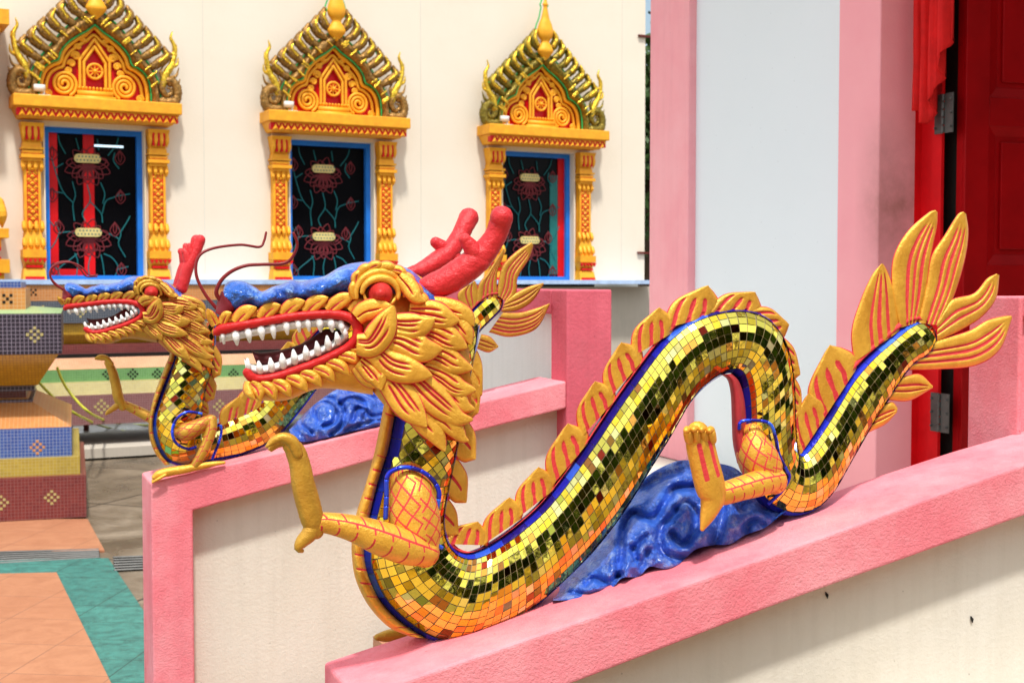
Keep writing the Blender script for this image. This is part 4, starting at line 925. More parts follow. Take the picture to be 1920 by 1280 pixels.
# raised rails and stiles
mb = MB()
def rail(x0, x1, z0, z1, d=.014): box(mb, x0, x1, -d, .001, z0, z1)
zc = lambda py: float(PG.L(1850, py, -.3)[2])
r1, r2, r3, r4, r5 = zc(186), zc(240), zc(496), zc(560), lz0
rail(0, .10, lz0, lz1); rail(DW-.1, DW, lz0, lz1); rail(.10, DW-.1, r2, r1, .013); rail(.10, DW-.1, lz0+.0, r3, .013); rail(.10, DW-.1, lz1-.15, lz1, .013)
for z0, z1 in ((r3, r2), (r1, lz1-.15)):
    x0, x1 = .10, DW-.10; q = .035
    V = [(x0, -.012, z0), (x1, -.012, z0), (x1, -.012, z1), (x0, -.012, z1), (x0+q, -.002, z0+q), (x1-q, -.002, z0+q), (x1-q, -.002, z1-q), (x0+q, -.002, z1-q)]
    mb.add(V, [(0, 1, 5, 4), (1, 2, 6, 5), (2, 3, 7, 6), (3, 0, 4, 7)])
    box(mb, x0+q+.02, x1-q-.02, -.012, -.001, z0+q+.02, z1-q-.02)
mb.build('door_moulding', M['door_red'], door, smooth=False, bevel=.003)
for py in (216, 772):
    z = float(PG.L(1770, py, -.15)[2]); zz = 70/2500*5.0/2
    mb = MB(); xa, xb = gl(1753, -.13), gl(1787, -.13); box(mb, xa, (xa+xb)/2-.004, .118, .122, z-zz, z+zz); box(mb, (xa+xb)/2+.004, xb, .118, .122, z-zz, z+zz)
    for q in range(5):
        tube(mb, [((xa+xb)/2, .115, z-zz+q*zz*.4+.003), ((xa+xb)/2, .115, z-zz+(q+1)*zz*.4-.003)], .006, seg=10, m=3, caps=False)
    for sx in (xa+.008, xb-.008):
        for q in (-.7, 0, .7): tube(mb, [(sx, .119, z+q*zz), (sx, .113, z+q*zz)], .004, seg=8, m=3)
    mb.build('hinge', M['steel'], sh, smooth=False)
rebase(sh, (u0, 0, LAND))
# curtain gathered beside the door
cu = MB(); m_, k_ = 40, 40
xs0 = gl(1706, -.06); xs1 = gl(1764, -.06)
V = []
for i in range(m_):
    s = i/(m_-1)
    for j in range(k_):
        t_ = j/(k_-1); x = xs0+(xs1-xs0)*t_
        lowpx = 205 + 0*t_ if t_ < .25 else (230-(t_-.3)*0 if t_ < .45 else 230-(t_-.45)/.55*150)
        zl = float(PG.L(1735, lowpx, -.06)[2]); zt = 3.3
        z = zt+(zl-zt)*s
        V.append((x, .075+.022*math.sin(t_*26+s*1.2)+.01*math.sin(t_*57+s*3), z))
cu.add(V, gridfaces(m_, k_, flip=True))
o = cu.build('curtain', M['cloth'], None, loc=PG.o, rot=(0, 0, PG.a)); md = o.modifiers.new('thickness', 'SOLIDIFY'); md.thickness = .004
tag(o, 'bright red cloth curtain hanging in folds beside the dark red door', 'curtain')
# landing floor
mb = MB(); box(mb, -2.6, 2.2, -1.6, 3.2, .0, LAND); o = mb.build('landing', M['panel'], None, smooth=False, loc=PG.o, rot=(0, 0, PG.a)); tag(o, kind='structure')
# ================================================================== temple building with the golden windows
B0 = Plane(-3.80, 12.20, 28.4)
tb_ = B0.empty('temple_building'); tag(tb_, 'cream walled temple with ornate golden windows above tiled plinth courses', 'building')
def bu(px, n=0.0): return float(B0.L(px, 530, n)[0])
def bz(px, py, n=0.0): return float(B0.L(px, py, n)[2])
uR = bu(1208)
# window openings
U2 = bu(622); 
Uw = [bu(180), U2, bu(1007)]
kx = .96*(bu(758)-bu(488))/615.0   # metres per design unit across
kz = (bz(622, 213)-bz(622, 520))/((1197-500)*1.0)*1.0
zcor = bz(622, 220)
def dz(b): return zcor-(b-500)*kz
wx0, wx1 = -188*kx, 192*kx
wz0, wz1 = dz(1192), dz(596)
xs = [-9.0]
mb = MB(); WT = .0
edges = []
for U in Uw: edges += [(U+wx0, U+wx1)]
x = -9.0
for a, b in edges:
    box(mb, x, a, 0, .4, 1.49, 7.0); box(mb, a, b, 0, .4, wz1, 7.0); box(mb, a, b, 0, .4, 1.49, wz0); x = b
box(mb, x, uR, 0, .4, 1.49, 7.0); box(mb, uR-.4, uR, .4, 6, 1.49, 7.0)
mb.build('wall', M['cream'], tb_, smooth=False)
for px_ in (385, 790, 1165):
    mb = MB(); box(mb, bu(px_)-.004, bu(px_)+.004, -.002, .01, 1.6, 7.0); mb.build('wall_joint', M['panel'], tb_, smooth=False)
mb = MB(); box(mb, -9, uR-.1, .9, 1.0, 1.4, 6.9); mb.build('dark_interior_wall', M['black'], tb_, smooth=False)
# ---- one window
def make_window(U, kind):
    cr = MB()   # cream reveal
    d = .16
    box(cr, wx0-.001, wx0+.012, .0-.03, d, wz0, wz1); box(cr, wx1-.012, wx1+.001, -.03, d, wz0, wz1); box(cr, wx0+.012, wx1-.012, -.03, d, wz1-.012, wz1)
    box(cr, -.62, .62, -.05, .0, dz(600), dz(584))
    win = cr.build('window', M['cream_trim'], tb_, smooth=False, loc=(U, -.002, 0))
    fr = MB(); fw = .048; a, b = wx0+.012, wx1-.012; z0, z1 = wz0, wz1-.012
    box(fr, a, a+fw, d-.10, d-.02, z0, z1); box(fr, b-fw, b, d-.10, d-.02, z0, z1); box(fr, a+fw, b-fw, d-.10, d-.02, z1-fw, z1); box(fr, a+fw, b-fw, d-.10, d-.02, z0, z0+fw*.8)
    fr.build('window_frame', M['bluef'], win, smooth=False)
    gl_ = MB(); box(gl_, a+fw, b-fw, d-.045, d-.035, z0+fw*.8, z1-fw); gl_.build('glass', M['glass'], win, smooth=False)
    y = d-.050
    def P(ax, bx): return (ax*kx, dz(bx))
    if kind == 'red':
        s = MB()
        for (xa, xb, ba, bb) in ((-168, -140, 616, 1180), (-20, 16, 616, 1180), (-140, -20, 1150, 1180), (-140, -20, 616, 640)): box(s, xa*kx, xb*kx, d-.034+.02, d+.03, dz(bb), dz(ba))
        s.build('shutter_frame', M['redf'], win, smooth=False)
        s2 = MB(); box(s2, -168*kx, -20*kx, d+.0, d+.02, dz(1150), dz(640))
        bright = 1
    # red leaf edges visible through the glass: shutters stand in front of the dark pane
    if kind == 'red':
        s = MB()
        for (xa, xb, ba, bb) in ((-166, -130, 622, 1184), (-34, 6, 622, 1184), (-130, -34, 1150, 1184)): box(s, xa*kx, xb*kx, y-.016, y+.004, dz(bb), dz(ba))
        s.build('shutter_frame', M['redf'], win, smooth=False)
        y -= .018
    if kind == 'teal':
        s = MB(); box(s, 92*kx, 132*kx, y-.008, y+.004, dz(1165), dz(700)); s.build('shutter_panel', M['tealglass'], win, smooth=False)
        s = MB(); box(s, 134*kx, 168*kx, y-.010, y+.004, dz(1178), dz(620)); s.build('shutter_frame', M['redf'], win, smooth=False); y -= .012
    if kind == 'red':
        s = MB(); box(s, 8*kx, 118*kx, y-.004, y+.006, dz(668), dz(660)); s.build('pane_light_streak', M['lit'], win, smooth=False)  # glowing bar before the glass stands in for a fluorescent light's streak
    # lotus tracery
    lo = MB(); lt_ = MB(); W_ = .011
    def petal(cx, cz, ang, L, w):
        mb = lo
        ca, sa = math.sin(ang), -math.cos(ang)
        pts = []
        for s_, q in ((0, 0), (.35, .8), (.65, 1), (1, 0)): pts.append((cx+ca*L*s_-sa*w*q*.5, cz+sa*L*s_+ca*w*q*.5))
        for s_, q in ((.65, -1), (.35, -.8), (0, 0)): pts.append((cx+ca*L*s_-sa*w*q*.5, cz+sa*L*s_+ca*w*q*.5))
        ribbon(mb, [P(*p) for p in pts], W_, y)
    for cz_ in (735, 1020):
        for k in range(9):
            petal(-18, cz_, R(270-22.5*k), 92 if k % 2 else 80, 40)
        pass
        for k in range(6): petal(-18, cz_+5, R(-75+150*k/5), 76 if k % 2 else 62, 34)
        for k in range(3): petal(-18, cz_+10, R(150+60*k/2), 56, 34)
        lo.build('lotus_tracery', M['lred'], win); lo = MB()
    for cx, cz_ in ((-150, 815), (105, 815), (-128, 940), (82, 945), (-150, 1105), (105, 1105), (-148, 655), (105, 660)):
        petal(cx, cz_+20, R(180), 55, 36); petal(cx, cz_+20, R(180), 45, 12); lo.build('lotus_bud', M['lred'], win); lo = MB()
    def stem(*p): ribbon(lt_, [P(*q) for q in p], W_*1.15, y+.002)
    stem((-65, 1180), (-60, 1120), (-70, 1090)); stem((-15, 1185), (-20, 1140), (-12, 1100)); stem((40, 1180), (35, 1130), (28, 1095)); stem((-125, 1185), (-130, 1150), (-90, 1115), (-60, 1090)); stem((-130, 1160), (-150, 1140), (-180, 1135)); stem((80, 1180), (92, 1140), (70, 1105), (40, 1090)); stem((95, 1150), (130, 1140))
    stem((-70, 960), (-75, 900), (-65, 860), (-75, 810)); stem((-75, 890), (-110, 850), (-135, 780), (-150, 720)); stem((-105, 855), (-140, 850)); stem((-30, 960), (-40, 930), (-10, 880), (-20, 820)); stem((-10, 885), (30, 930), (35, 965)); stem((35, 930), (50, 880), (90, 860), (105, 835)); stem((38, 890), (45, 850), (30, 810)); stem((90, 860), (140, 850))
    stem((-140, 970), (-128, 1010), (-150, 1060), (-180, 1090)); stem((-128, 1010), (-90, 1005), (-70, 1010)); stem((-180, 940), (-145, 985)); stem((90, 975), (105, 1010), (95, 1050), (120, 1100)); stem((105, 1000), (130, 960), (140, 940)); stem((60, 1010), (100, 1030))
    stem((-100, 700), (-120, 660), (-125, 630)); stem((60, 700), (90, 660), (100, 630)); stem((-60, 640), (-50, 680)); stem((20, 640), (25, 680)); stem((100, 750), (80, 720), (85, 690)); stem((-140, 760), (-110, 740))
    lt_.build('stem_tracery', M['lteal'], win)
    for cz_ in (717, 1006):
        v = MB(); ax, az = P(-20, cz_); hw, hh = 50*kx, 17*kz
        poly = [(ax-hw+hh+hh*math.cos(R(q)), az+hh*math.sin(R(q))) for q in range(90, 271, 20)]+[(ax+hw-hh+hh*math.cos(R(q)), az+hh*math.sin(R(q))) for q in range(-90, 91, 20)]
        prism(v, poly, y-.03, y-.008)
        vo = v.build('vent_plate', M['vent'], win, smooth=False)
        v = MB()
        for i in range(7):
            for j in range(2):
                px_, pz_ = ax+(i-3)*hw*.26+(j*.13*hw), az+(j-.5)*hh*.8; prism(v, [(px_+.008*math.cos(q), pz_+.008*math.sin(q)) for q in np.linspace(0, 5.2, 6)], y-.032, y-.0305)
        v.build('vent_holes', M['lteal'], win, smooth=False)
    # pilasters
    for sx in (-1, 1):
        p = MB(); c_ = sx*233
        def bx(hw, b0, b1, yo, mb=p, paint=0.0): box(mb, (c_-hw)*kx, (c_+hw)*kx, -yo, -.002, dz(b1), dz(b0), paint=paint)
        bx(30, 740, 1012, .085); bx(42, 1078, 1108, .15); frustum(p, (c_-34)*kx, (c_+34)*kx, dz(1012+66), (c_-31)*kx, (c_+31)*kx, dz(1012), -.12, -.002, -.09, -.002)
        frustum(p, (c_-34)*kx, (c_+34)*kx, dz(1134), (c_-42)*kx, (c_+42)*kx, dz(1109), -.11, -.002, -.148, -.002); bx(34, 1134, 1150, .10)
        frustum(p, (c_-44)*kx, (c_+44)*kx, dz(1208), (c_-37)*kx, (c_+37)*kx, dz(1150), -.16, -.002, -.12, -.002)
        frustum(p, (c_-30)*kx, (c_+30)*kx, dz(672), (c_-42)*kx, (c_+42)*kx, dz(598), -.09, -.002, -.15, -.002)
        bx(34, 672, 690, .10); bx(40, 690, 698, .13); bx(36, 702, 712, .12); bx(41, 716, 730, .14); bx(34, 730, 742, .11)
        # carved leaves
        for k in range(4):
            lx = c_-33+22*k
            for (b0, b1, yy, hw) in ((604, 668, .135, 8), (742, 782, .10, 8), (975, 1012, .105, 8), (1040, 1076, .125, 9)):
                tube(p, [(lx*kx, -yy+.02, dz(b0)), (lx*kx, -yy, dz(b0*.4+b1*.6)), (lx*kx, -yy+.02, dz(b1))], [hw*kx*.9, hw*kx, .004], seg=8, m=8)
        po = p.build('pilaster', M['gold_arch'], win, smooth=False)
        q_ = MB()
        for k in range(9):  # red diamonds between carved lozenges
            zc_ = 772+k*27
            for ddx, mb_, w_, yy in ((0, q_, 17, .088),):
                prism(mb_, [((c_+ddx)*kx-w_*kx, dz(zc_)), ((c_+ddx)*kx, dz(zc_+13)), ((c_+ddx)*kx+w_*kx, dz(zc_)), ((c_+ddx)*kx, dz(zc_-13))], -yy-.000, -.08)
        prism(q_, [((c_-20)*kx, dz(1000)), ((c_-16)*kx, dz(1000)), ((c_-16)*kx, dz(755)), ((c_-20)*kx, dz(755))], -.087, -.08)
        prism(q_, [((c_+16)*kx, dz(1000)), ((c_+20)*kx, dz(1000)), ((c_+20)*kx, dz(755)), ((c_+16)*kx, dz(755))], -.087, -.08)
        for k in range(5): prism(q_, [((c_-40+k*17)*kx, dz(1112)), ((c_-32+k*17)*kx, dz(1128)), ((c_-24+k*17)*kx, dz(1112))], -.152+.0, -.13)
        for k in range(3): box(q_, (c_-24+k*20)*kx, (c_-16+k*20)*kx, -.139, -.10, dz(662), dz(612))
        box(q_, (c_-30)*kx, (c_+30)*kx, -.135, -.10, dz(1146), dz(1137)); box(q_, (c_-34)*kx, (c_+34)*kx, -.163, -.13, dz(1200), dz(1180)); box(q_, (c_-32)*kx, (c_+32)*kx, -.112, -.09, dz(716), dz(712))
        q_.build('pilaster_inlay', M['redf'], win, smooth=False)
        q_ = MB()
        for k in range(9):
            zc_ = 772+k*27; w_ = 10
            V = [((c_-w_)*kx, -.089, dz(zc_)), (c_*kx, -.089, dz(zc_+9)), ((c_+w_)*kx, -.089, dz(zc_)), (c_*kx, -.089, dz(zc_-9)), (c_*kx, -.105, dz(zc_))]
            q_.add(V, [(0, 1, 4), (1, 2, 4), (2, 3, 4), (3, 0, 4)])
            if k < 8:
                for dx_ in (-14, 14):
                    V = [((c_+dx_-6)*kx, -.089, dz(zc_+13.5)), ((c_+dx_)*kx, -.089, dz(zc_+20)), ((c_+dx_+6)*kx, -.089, dz(zc_+13.5)), ((c_+dx_)*kx, -.089, dz(zc_+7)), ((c_+dx_)*kx, -.10, dz(zc_+13.5))]
                    q_.add(V, [(0, 1, 4), (1, 2, 4), (2, 3, 4), (3, 0, 4)])
        q_.build('carved_lozenges', M['gold_arch'], win, smooth=False)
    # cornice
    c = MB(); box(c, -308*kx, 308*kx, -.30, -.002, dz(545), dz(500)); frustum(c, -282*kx, 282*kx, dz(584), -300*kx, 300*kx, dz(545.1), -.20, -.002, -.27, -.002)
    c.build('cornice', M['gold_arch'], win, smooth=False, bevel=.01)
    c = MB(); box(c, -296*kx, 296*kx, -.262, -.20, dz(577), dz(549))
    c.build('cornice_band', M['redf'], win, smooth=False)
    c = MB(); n_ = 22
    for i in range(n_):
        xc = (-290+580*(i+.5)/n_)*kx; hw = 12*kx
        V = [(xc-hw, -.264, dz(579)), (xc+hw, -.264, dz(579)), (xc, -.268, dz(553)), (xc, -.29, dz(572))]; c.add(V, [(0, 1, 3), (1, 2, 3), (2, 0, 3)])
        V = [(xc-hw*.6+290/n_*kx, -.264, dz(551)), (xc+hw*.6+290/n_*kx, -.264, dz(551)), (xc+290/n_*kx, -.275, dz(564))]; c.add(V, [(0, 2, 1)])
    c.build('cornice_teeth', M['gold_arch'], win, smooth=False)
    # tympanum
    half = [(0, 215), (28, 240), (60, 262), (95, 292), (118, 325), (128, 358), (150, 368), (176, 388), (192, 420), (198, 460), (199, 502)]
    out_ = [(-a, b) for a, b in half[::-1]]+half[1:]
    rin = MB(); prism(rin, [P(a, b) for a, b in out_], -.03, -.004); rin.build('tympanum', M['redf'], win, smooth=False)
    gm = MB()
    tube(gm, [(P(a, b)[0], -.07, P(a, b)[1]) for a, b in out_], 9*kx, seg=8, m=90, caps=False)
    sc_ = [(a*.9, 505-(505-b)*.9) for a, b in out_]; tube(gm, [(P(a, b)[0], -.05, P(a, b)[1]) for a, b in sc_], 7*kx, seg=8, m=90, caps=False)
    for sx in (-1, 1):
        sp = [(sx*112+(46-t*.042)*math.cos(t/57.3)*sx*-1*.95, 440-(46-t*.042)*math.sin(t/57.3)) for t in range(-60, 920, 20)]
        tube(gm, [(P(a, b)[0], -.065, P(a, b)[1]) for a, b in sp], 6.5*kx, seg=8, m=120)
        for cx, cz_, rr in ((68, 330, 16), (84, 360, 14), (60, 295, 12), (95, 388, 12), (40, 268, 10), (170, 480, 14), (30, 248, 7)):
            sp = [(sx*(cx+(rr-t*.022)*math.cos(t/57.3)), cz_-(rr-t*.022)*math.sin(t/57.3)) for t in range(0, 600, 30)]
            tube(gm, [(P(a, b)[0], -.06, P(a, b)[1]) for a, b in sp], 5*kx, seg=6, m=50)
        for (a0, b0), (a1, b1) in (((55, 455), (55, 345)), ((40, 455), (40, 352)), ((55, 345), (0, 262)), ((40, 352), (0, 290))):
            tube(gm, [(P(sx*a0, b0)[0], -.075, P(sx*a0, b0)[1]), (P(sx*a1, b1)[0], -.075, P(sx*a1, b1)[1])], 6*kx, seg=8, m=6)
    box(gm, -75*kx, 75*kx, -.11, -.03, dz(500), dz(482)); box(gm, -66*kx, 66*kx, -.10, -.03, dz(482), dz(462))
    for i in range(10): tube(gm, [((-60+13.3*i)*kx, -.085, dz(456)), ((-60+13.3*i)*kx, -.095, dz(452))], 5.5*kx, seg=8, m=4)
    ring = [(28*math.cos(q), 385-28*math.sin(q)) for q in np.linspace(0, 6.28, 25)]
    tube(gm, [(P(a, b)[0], -.075, P(a, b)[1]) for a, b in ring], 5*kx, seg=8, m=40, caps=False)
    for q in range(8): tube(gm, [(P(0, 385)[0], -.07, P(0, 385)[1]), (P(27*math.cos(q*.785), 0)[0], -.07, dz(385-27*math.sin(q*.785)))], 3*kx, seg=6, m=4)
    tube(gm, [(0, -.06, dz(385)), (0, -.09, dz(385))], 8*kx, seg=12, m=4)
    gm.build('tympanum_carving', M['gold_arch'], win)
    # naga roof: inner lobed band, ribs, corner finials, top finial
    ob = [(0, 138), (40, 168), (84, 205), (122, 245), (156, 288), (184, 325), (208, 358), (230, 396), (240, 432), (243, 466), (243, 500)]
    ib = [(0, 208), (30, 234), (64, 256), (100, 285), (125, 318), (136, 352), (158, 362), (184, 382), (201, 415), (207, 455), (208, 500)]
    bd = MB()
    for sx in (-1, 1):
        A = crs([P(sx*a, b) for a, b in ib], 40); B = crs([P(sx*a, b) for a, b in ob], 40); V = []; k = 8
        for i in range(40):
            for j in range(k):
                t_ = j/(k-1); q = A[i]*(1-t_)+B[i]*t_; V.append((q[0], -.10-.08*math.sin(t_*math.pi)+random.uniform(-.012, .012), q[1]))
        bd.add(V, gridfaces(40, k, flip=(sx > 0)))
        V = [(A[i][0], -.10+.10*jj, A[i][1]) for i in range(40) for jj in range(2)]; bd.add(V, gridfaces(40, 2, flip=(sx < 0)))
        V = [(B[i][0], -.10+.10*jj, B[i][1]) for i in range(40) for jj in range(2)]; bd.add(V, gridfaces(40, 2, flip=(sx > 0)))
    bd.build('pediment_band', M['rib'] if kind != 'teal' else M['rib_olive'], win)
    gr_ = MB(); gd_ = MB(); wh = MB(); rb = MB()
    for sx in (-1, 1):
        tube(gr_, [(P(sx*a, b)[0], -.115, P(sx*a, b)[1]) for a, b in ib], 3*kx, seg=6, m=40)
        tube(gr_, [(P(sx*a, b)[0], -.125, P(sx*a, b)[1]) for a, b in ob], 3.2*kx, seg=6, m=40)
        for k in range(7):
            s_ = k/6; bx_, bb_ = 26+s_*192, 132+s_*212; ox_, oy_ = 46+s_*208, 66+s_*218
            ln = 1-.25*s_; tipx, tipy = ox_+14, oy_-2
            path = [(bx_-8, bb_+10), (bx_+20, bb_-8), (ox_+14, oy_+26), (ox_+2, oy_-8)]
            tube(rb, [(P(sx*a, b)[0], -.14, P(sx*a, b)[1]) for a, b in path], np.array([14, 19, 18, 8])*kx, seg=12, m=18, wob=.12)
            tube(gd_, [(P(sx*(a-4), b-3)[0], -.14-16*kx, P(sx*a, b)[1]) for a, b in (path[1:] if kind == 'teal' or k % 2 else path[1:3]+[((path[2][0]+path[3][0])/2, (path[2][1]+path[3][1])/2)])], np.array([9, 11, 5])*kx*(1.0 if kind == 'teal' else .7), seg=6, m=12, wob=.25)
            tube(wh if (sx > 0 or kind != 'teal') else gr_, [(P(sx*(a+15), b)[0], -.165, P(sx*a, b)[1]) for a, b in path[:3]], 2.5*kx, seg=6, m=14)
            if k % 2 == 0: tube(gr_, [(P(sx*(a-13), b)[0], -.135, P(sx*a, b)[1]) for a, b in path[1:]], 3*kx, seg=6, m=12)
        for q in range(16):   # gold glass pieces on the band
            s_ = random.random(); i = int(s_*9); a = (ib[i][0]+ob[i][0])/2+random.uniform(-8, 8); b = (ib[i][1]+ob[i][1])/2+random.uniform(-8, 8)
            p_ = P(sx*a, b); tube(gd_, [(p_[0]-.025, -.178, p_[1]+.02*-sx), (p_[0]+.025, -.182, p_[1]-.02*-sx)], random.uniform(3, 6)*kx, seg=6, m=5, wob=.2)
        # corner finial: coiled base and upswept horn
        cf = [(246, 490), (292, 488), (306, 455), (296, 415), (262, 405), (246, 430), (258, 462), (280, 458), (282, 438), (268, 434)]
        tube(wh if 0 else rb, [(P(sx*a, b)[0], -.15, P(sx*a, b)[1]) for a, b in cf], np.array([19, 19, 18, 17, 15, 13, 11, 9, 6, 4])*kx, seg=10, m=60, wob=.1)
        tube(gd_, [(P(sx*a, b)[0], -.15, P(sx*a, b)[1]) for a, b in ((250, 425), (262, 380), (283, 345), (296, 300), (294, 262), (282, 238), (288, 212))], np.array([14, 16, 13, 10, 8, 6, 2])*kx, seg=10, m=34, wob=.12)
        for (a0, b0, a1, b1, a2, b2) in ((268, 395, 300, 385, 312, 352), (285, 350, 306, 338, 310, 312), (290, 300, 302, 285, 304, 262), (276, 420, 306, 418, 316, 396), (250, 400, 240, 372, 252, 352)):
            tube(gd_ if b0 < 360 else rb, [(P(sx*a, b)[0], -.15, P(sx*a, b)[1]) for a, b in ((a0, b0), (a1, b1), (a2, b2))], np.array([9, 6, 2])*kx, seg=8, m=10)
    build_split(rb, 0, 'roof_ribs', M['rib'] if kind != 'teal' else M['rib_olive'], win)
    build_split(gd_, 0, 'gold_glass_inlay', M['rib_gold'], win); build_split(gr_, 0, 'green_edging', M['rib_green'], win); build_split(wh, 0, 'pale_edging', M['rib_white'], win)
    f_ = MB(); prf = [(192, 3), (170, 26), (150, 40), (128, 30), (108, 20), (85, 36), (60, 40), (30, 32), (0, 20), (-30, 13), (-50, 9), (-60, 15), (-70, 9), (-95, 3)]
    V = []; sg_ = 14
    P_ = crs(prf, 50)
    for b, w_ in P_:
        for j in range(sg_): an = 2*math.pi*j/sg_; V.append((max(w_, .5)*kx*math.cos(an), -.17-max(w_, .5)*kx*.6*math.sin(an), dz(b)))
    f_.add(V, gridfaces(50, sg_, closed=True, flip=True)); f_.build('top_finial', M['gold_arch'], win)
    e_ = MB()
    for sx in (-1, 1): tube(e_, [(sx*(w_+6)*kx, -.14, dz(b)) for b, w_ in prf[5:]], 3*kx, seg=6, m=40)
    e_.build('finial_edging', M['rib_green'], win)
    return win
M['rib_olive'] = plain('olive_glass_mosaic', (.30, .22, .03), .2, metal=.4, bs=45, bump=.8, var=.42, vs=45, bd=.01)
w = [make_window(Uw[0], 'red'), make_window(Uw[1], 'brown'), make_window(Uw[2], 'teal')]
w[0]['label'] = 'golden window with red shutter stiles behind the glass'; w[1]['label'] = 'golden window with plain dark pane'; w[2]['label'] = 'golden window with a teal panel at the right of its pane'
for i, x_ in enumerate(w): x_['group'] = 'golden temple windows'
# golden door surround at the very left, larger than the windows
mb = MB(); xr = bu(22, .3); sc = 1.42
def dbx(x0, x1, py0, py1, yo): box(mb, xr-x1, xr-x0, -yo, -.002, bz(10, py1, yo), bz(10, py0, yo))
dbx(.0, .5, 17, 46, .42); 
for x0, p0, p1, yo in ((.06, 46, 60, .34), (.10, 60, 82, .30), (.13, 82, 170, .26), (.08, 170, 186, .30), (.12, 186, 204, .27), (.15, 204, 400, .24), (.10, 400, 428, .28), (.02, 428, 446, .34), (.08, 446, 466, .30), (.12, 466, 486, .26), (.02, 486, 512, .36), (.06, 512, 527, .32)):
    dbx(x0, .5, p0, p1, yo)
for k in range(5): tube(mb, [(xr-.10-.09*k, -.30, bz(10, 380, .3)), (xr-.08-.09*k, -.33, bz(10, 405, .3)), (xr-.07-.09*k, -.30, bz(10, 425, .3))], [.05, .05, .01], seg=8, m=8)
sd = mb.build('door_surround', M['gold_arch'], tb_, smooth=False, bevel=.012)
mb = MB()
for p0, p1 in ((464, 470), (482, 488), (60, 64), (96, 160), (512, 516)): box(mb, xr-.5, xr-.09, -.355 if p0 > 460 else -.31, -.2, bz(10, p1, .3), bz(10, p0, .3))
mb.build('door_surround_inlay', M['redf'], sd, smooth=False)
# plinth courses
def course(p0, p1, yo, mat, yo2=None, x0=-9.0, x1=None, name='plinth_course'):
    mb = MB(); yo2 = yo if yo2 is None else yo2; x1 = x1 if x1 is not None else bu(905)
    z1, z0 = bz(250, p0, yo), bz(250, p1, yo2)
    frustum(mb, x0, x1, z0, x0, x1, z1, -yo2, .3, -yo, .3); return mb.build(name, M[mat], tb_, smooth=False)
course(524, 533, .34, 'pale_blue', x1=bu(1208), name='ledge')
course(533.5, 563, .32, 't_orange'); course(563.5, 604, .40, 't_navy'); course(604.5, 625, .36, 't_gold'); course(625.5, 643, .40, 't_gold', .33); course(643.5, 661, .42, 't_maroon'); course(661.5, 668, .47, 'black')
course(668.5, 689, .50, 't_peach', .62); course(689.5, 712, .64, 't_green'); course(712.5, 737, .68, 't_paleyel', .72); course(737.5, 792, .76, 't_purple'); 
mb = MB(); box(mb, -9, bu(905), -1.0, .3, .02, .10); mb.build('plinth_foot', M['plinth_grey'], tb_, smooth=False)
mb = MB(); box(mb, bu(905)+.002, uR+.6, -.05, .4, .0, bz(1150, 537, .05)-.003); mb.build('plinth_wall', M['plinth_grey'], tb_, smooth=False)
# diamond marks on the courses
def mark(mb, cx, cz, y, s=.03, pat=((0, 2), (-1, 1), (1, 1), (-2, 0), (0, 0), (2, 0), (-1, -1), (1, -1), (0, -2))):
    for a, b in pat: box(mb, cx+a*s-s*.42, cx+a*s+s*.42, y-.003, y+.01, cz+b*s-s*.42, cz+b*s+s*.42)
mb = MB(); 
for px in (200, 247, 293, 340, 388, 436, 484, 532): mark(mb, bu(px, .64), bz(px, 701, .64), -.64, .020)
mb.build('diamond_inlay', M['black'], tb_, smooth=False)
mb = MB()
for px in (187, 300, 410, 500): mark(mb, bu(px, .76), bz(px, 762, .76), -.76, .026)
for px in (80, 150): mark(mb, bu(px, .40), bz(px, 584, .40), -.40, .022)
mb.build('diamond_inlay', M['t_paleyel'], tb_, smooth=False)
mb = MB(); 
for px in (62, 270): mark(mb, bu(px, .32), bz(px, 548, .32), -.32, .02, ((-1, 1), (1, 1), (0, 0), (-1, -1), (1, -1)))
mb.build('diamond_inlay', M['black'], tb_, smooth=False)
# little rust brackets at the wall's corner
for py in (68, 474):
    mb = MB(); box(mb, uR-.10, uR+.05, -.03, -.002, bz(1200, py+2), bz(1200, py-2)); mb.build('bracket', M['rust'], tb_, smooth=False)
rebase(tb_, (0, 0, 0))
# spot lamps standing on the cornices
for i, U in enumerate(Uw):
    mb = MB(); x0 = -210*kx; z0 = dz(500)
    box(mb, x0-.01, x0+.09, -.21, -.13, z0, z0+.014); tube(mb, [(x0+.04, -.17, z0+.01), (x0+.04, -.17, z0+.045)], .010, seg=8, m=3)
    box(mb, x0-.045, x0+.045, -.21, -.13, z0+.045, z0+.10)
    o = mb.build('spot_lamp', M['whitep'], None, loc=(0, 0, 0)); 
    a = B0.a; w_ = B0.o+B0.u*(U)
    me = o.data; 
    for v in me.vertices: v.co = (v.co.x-x0, v.co.y+.17, v.co.z-z0)
    p_ = B0.o+B0.u*(U+x0)-B0.n*(-.17)+np.array([0, 0, z0]); o.location = p_; o.rotation_euler = (0, 0, a)
    tag(o, ['small white spot lamp on the cornice of the red shuttered window', 'small white spot lamp on the cornice of the middle window', 'small white spot lamp on the cornice of the window behind the red horns'][i], 'lamp', 'spot lamps on the window cornices')
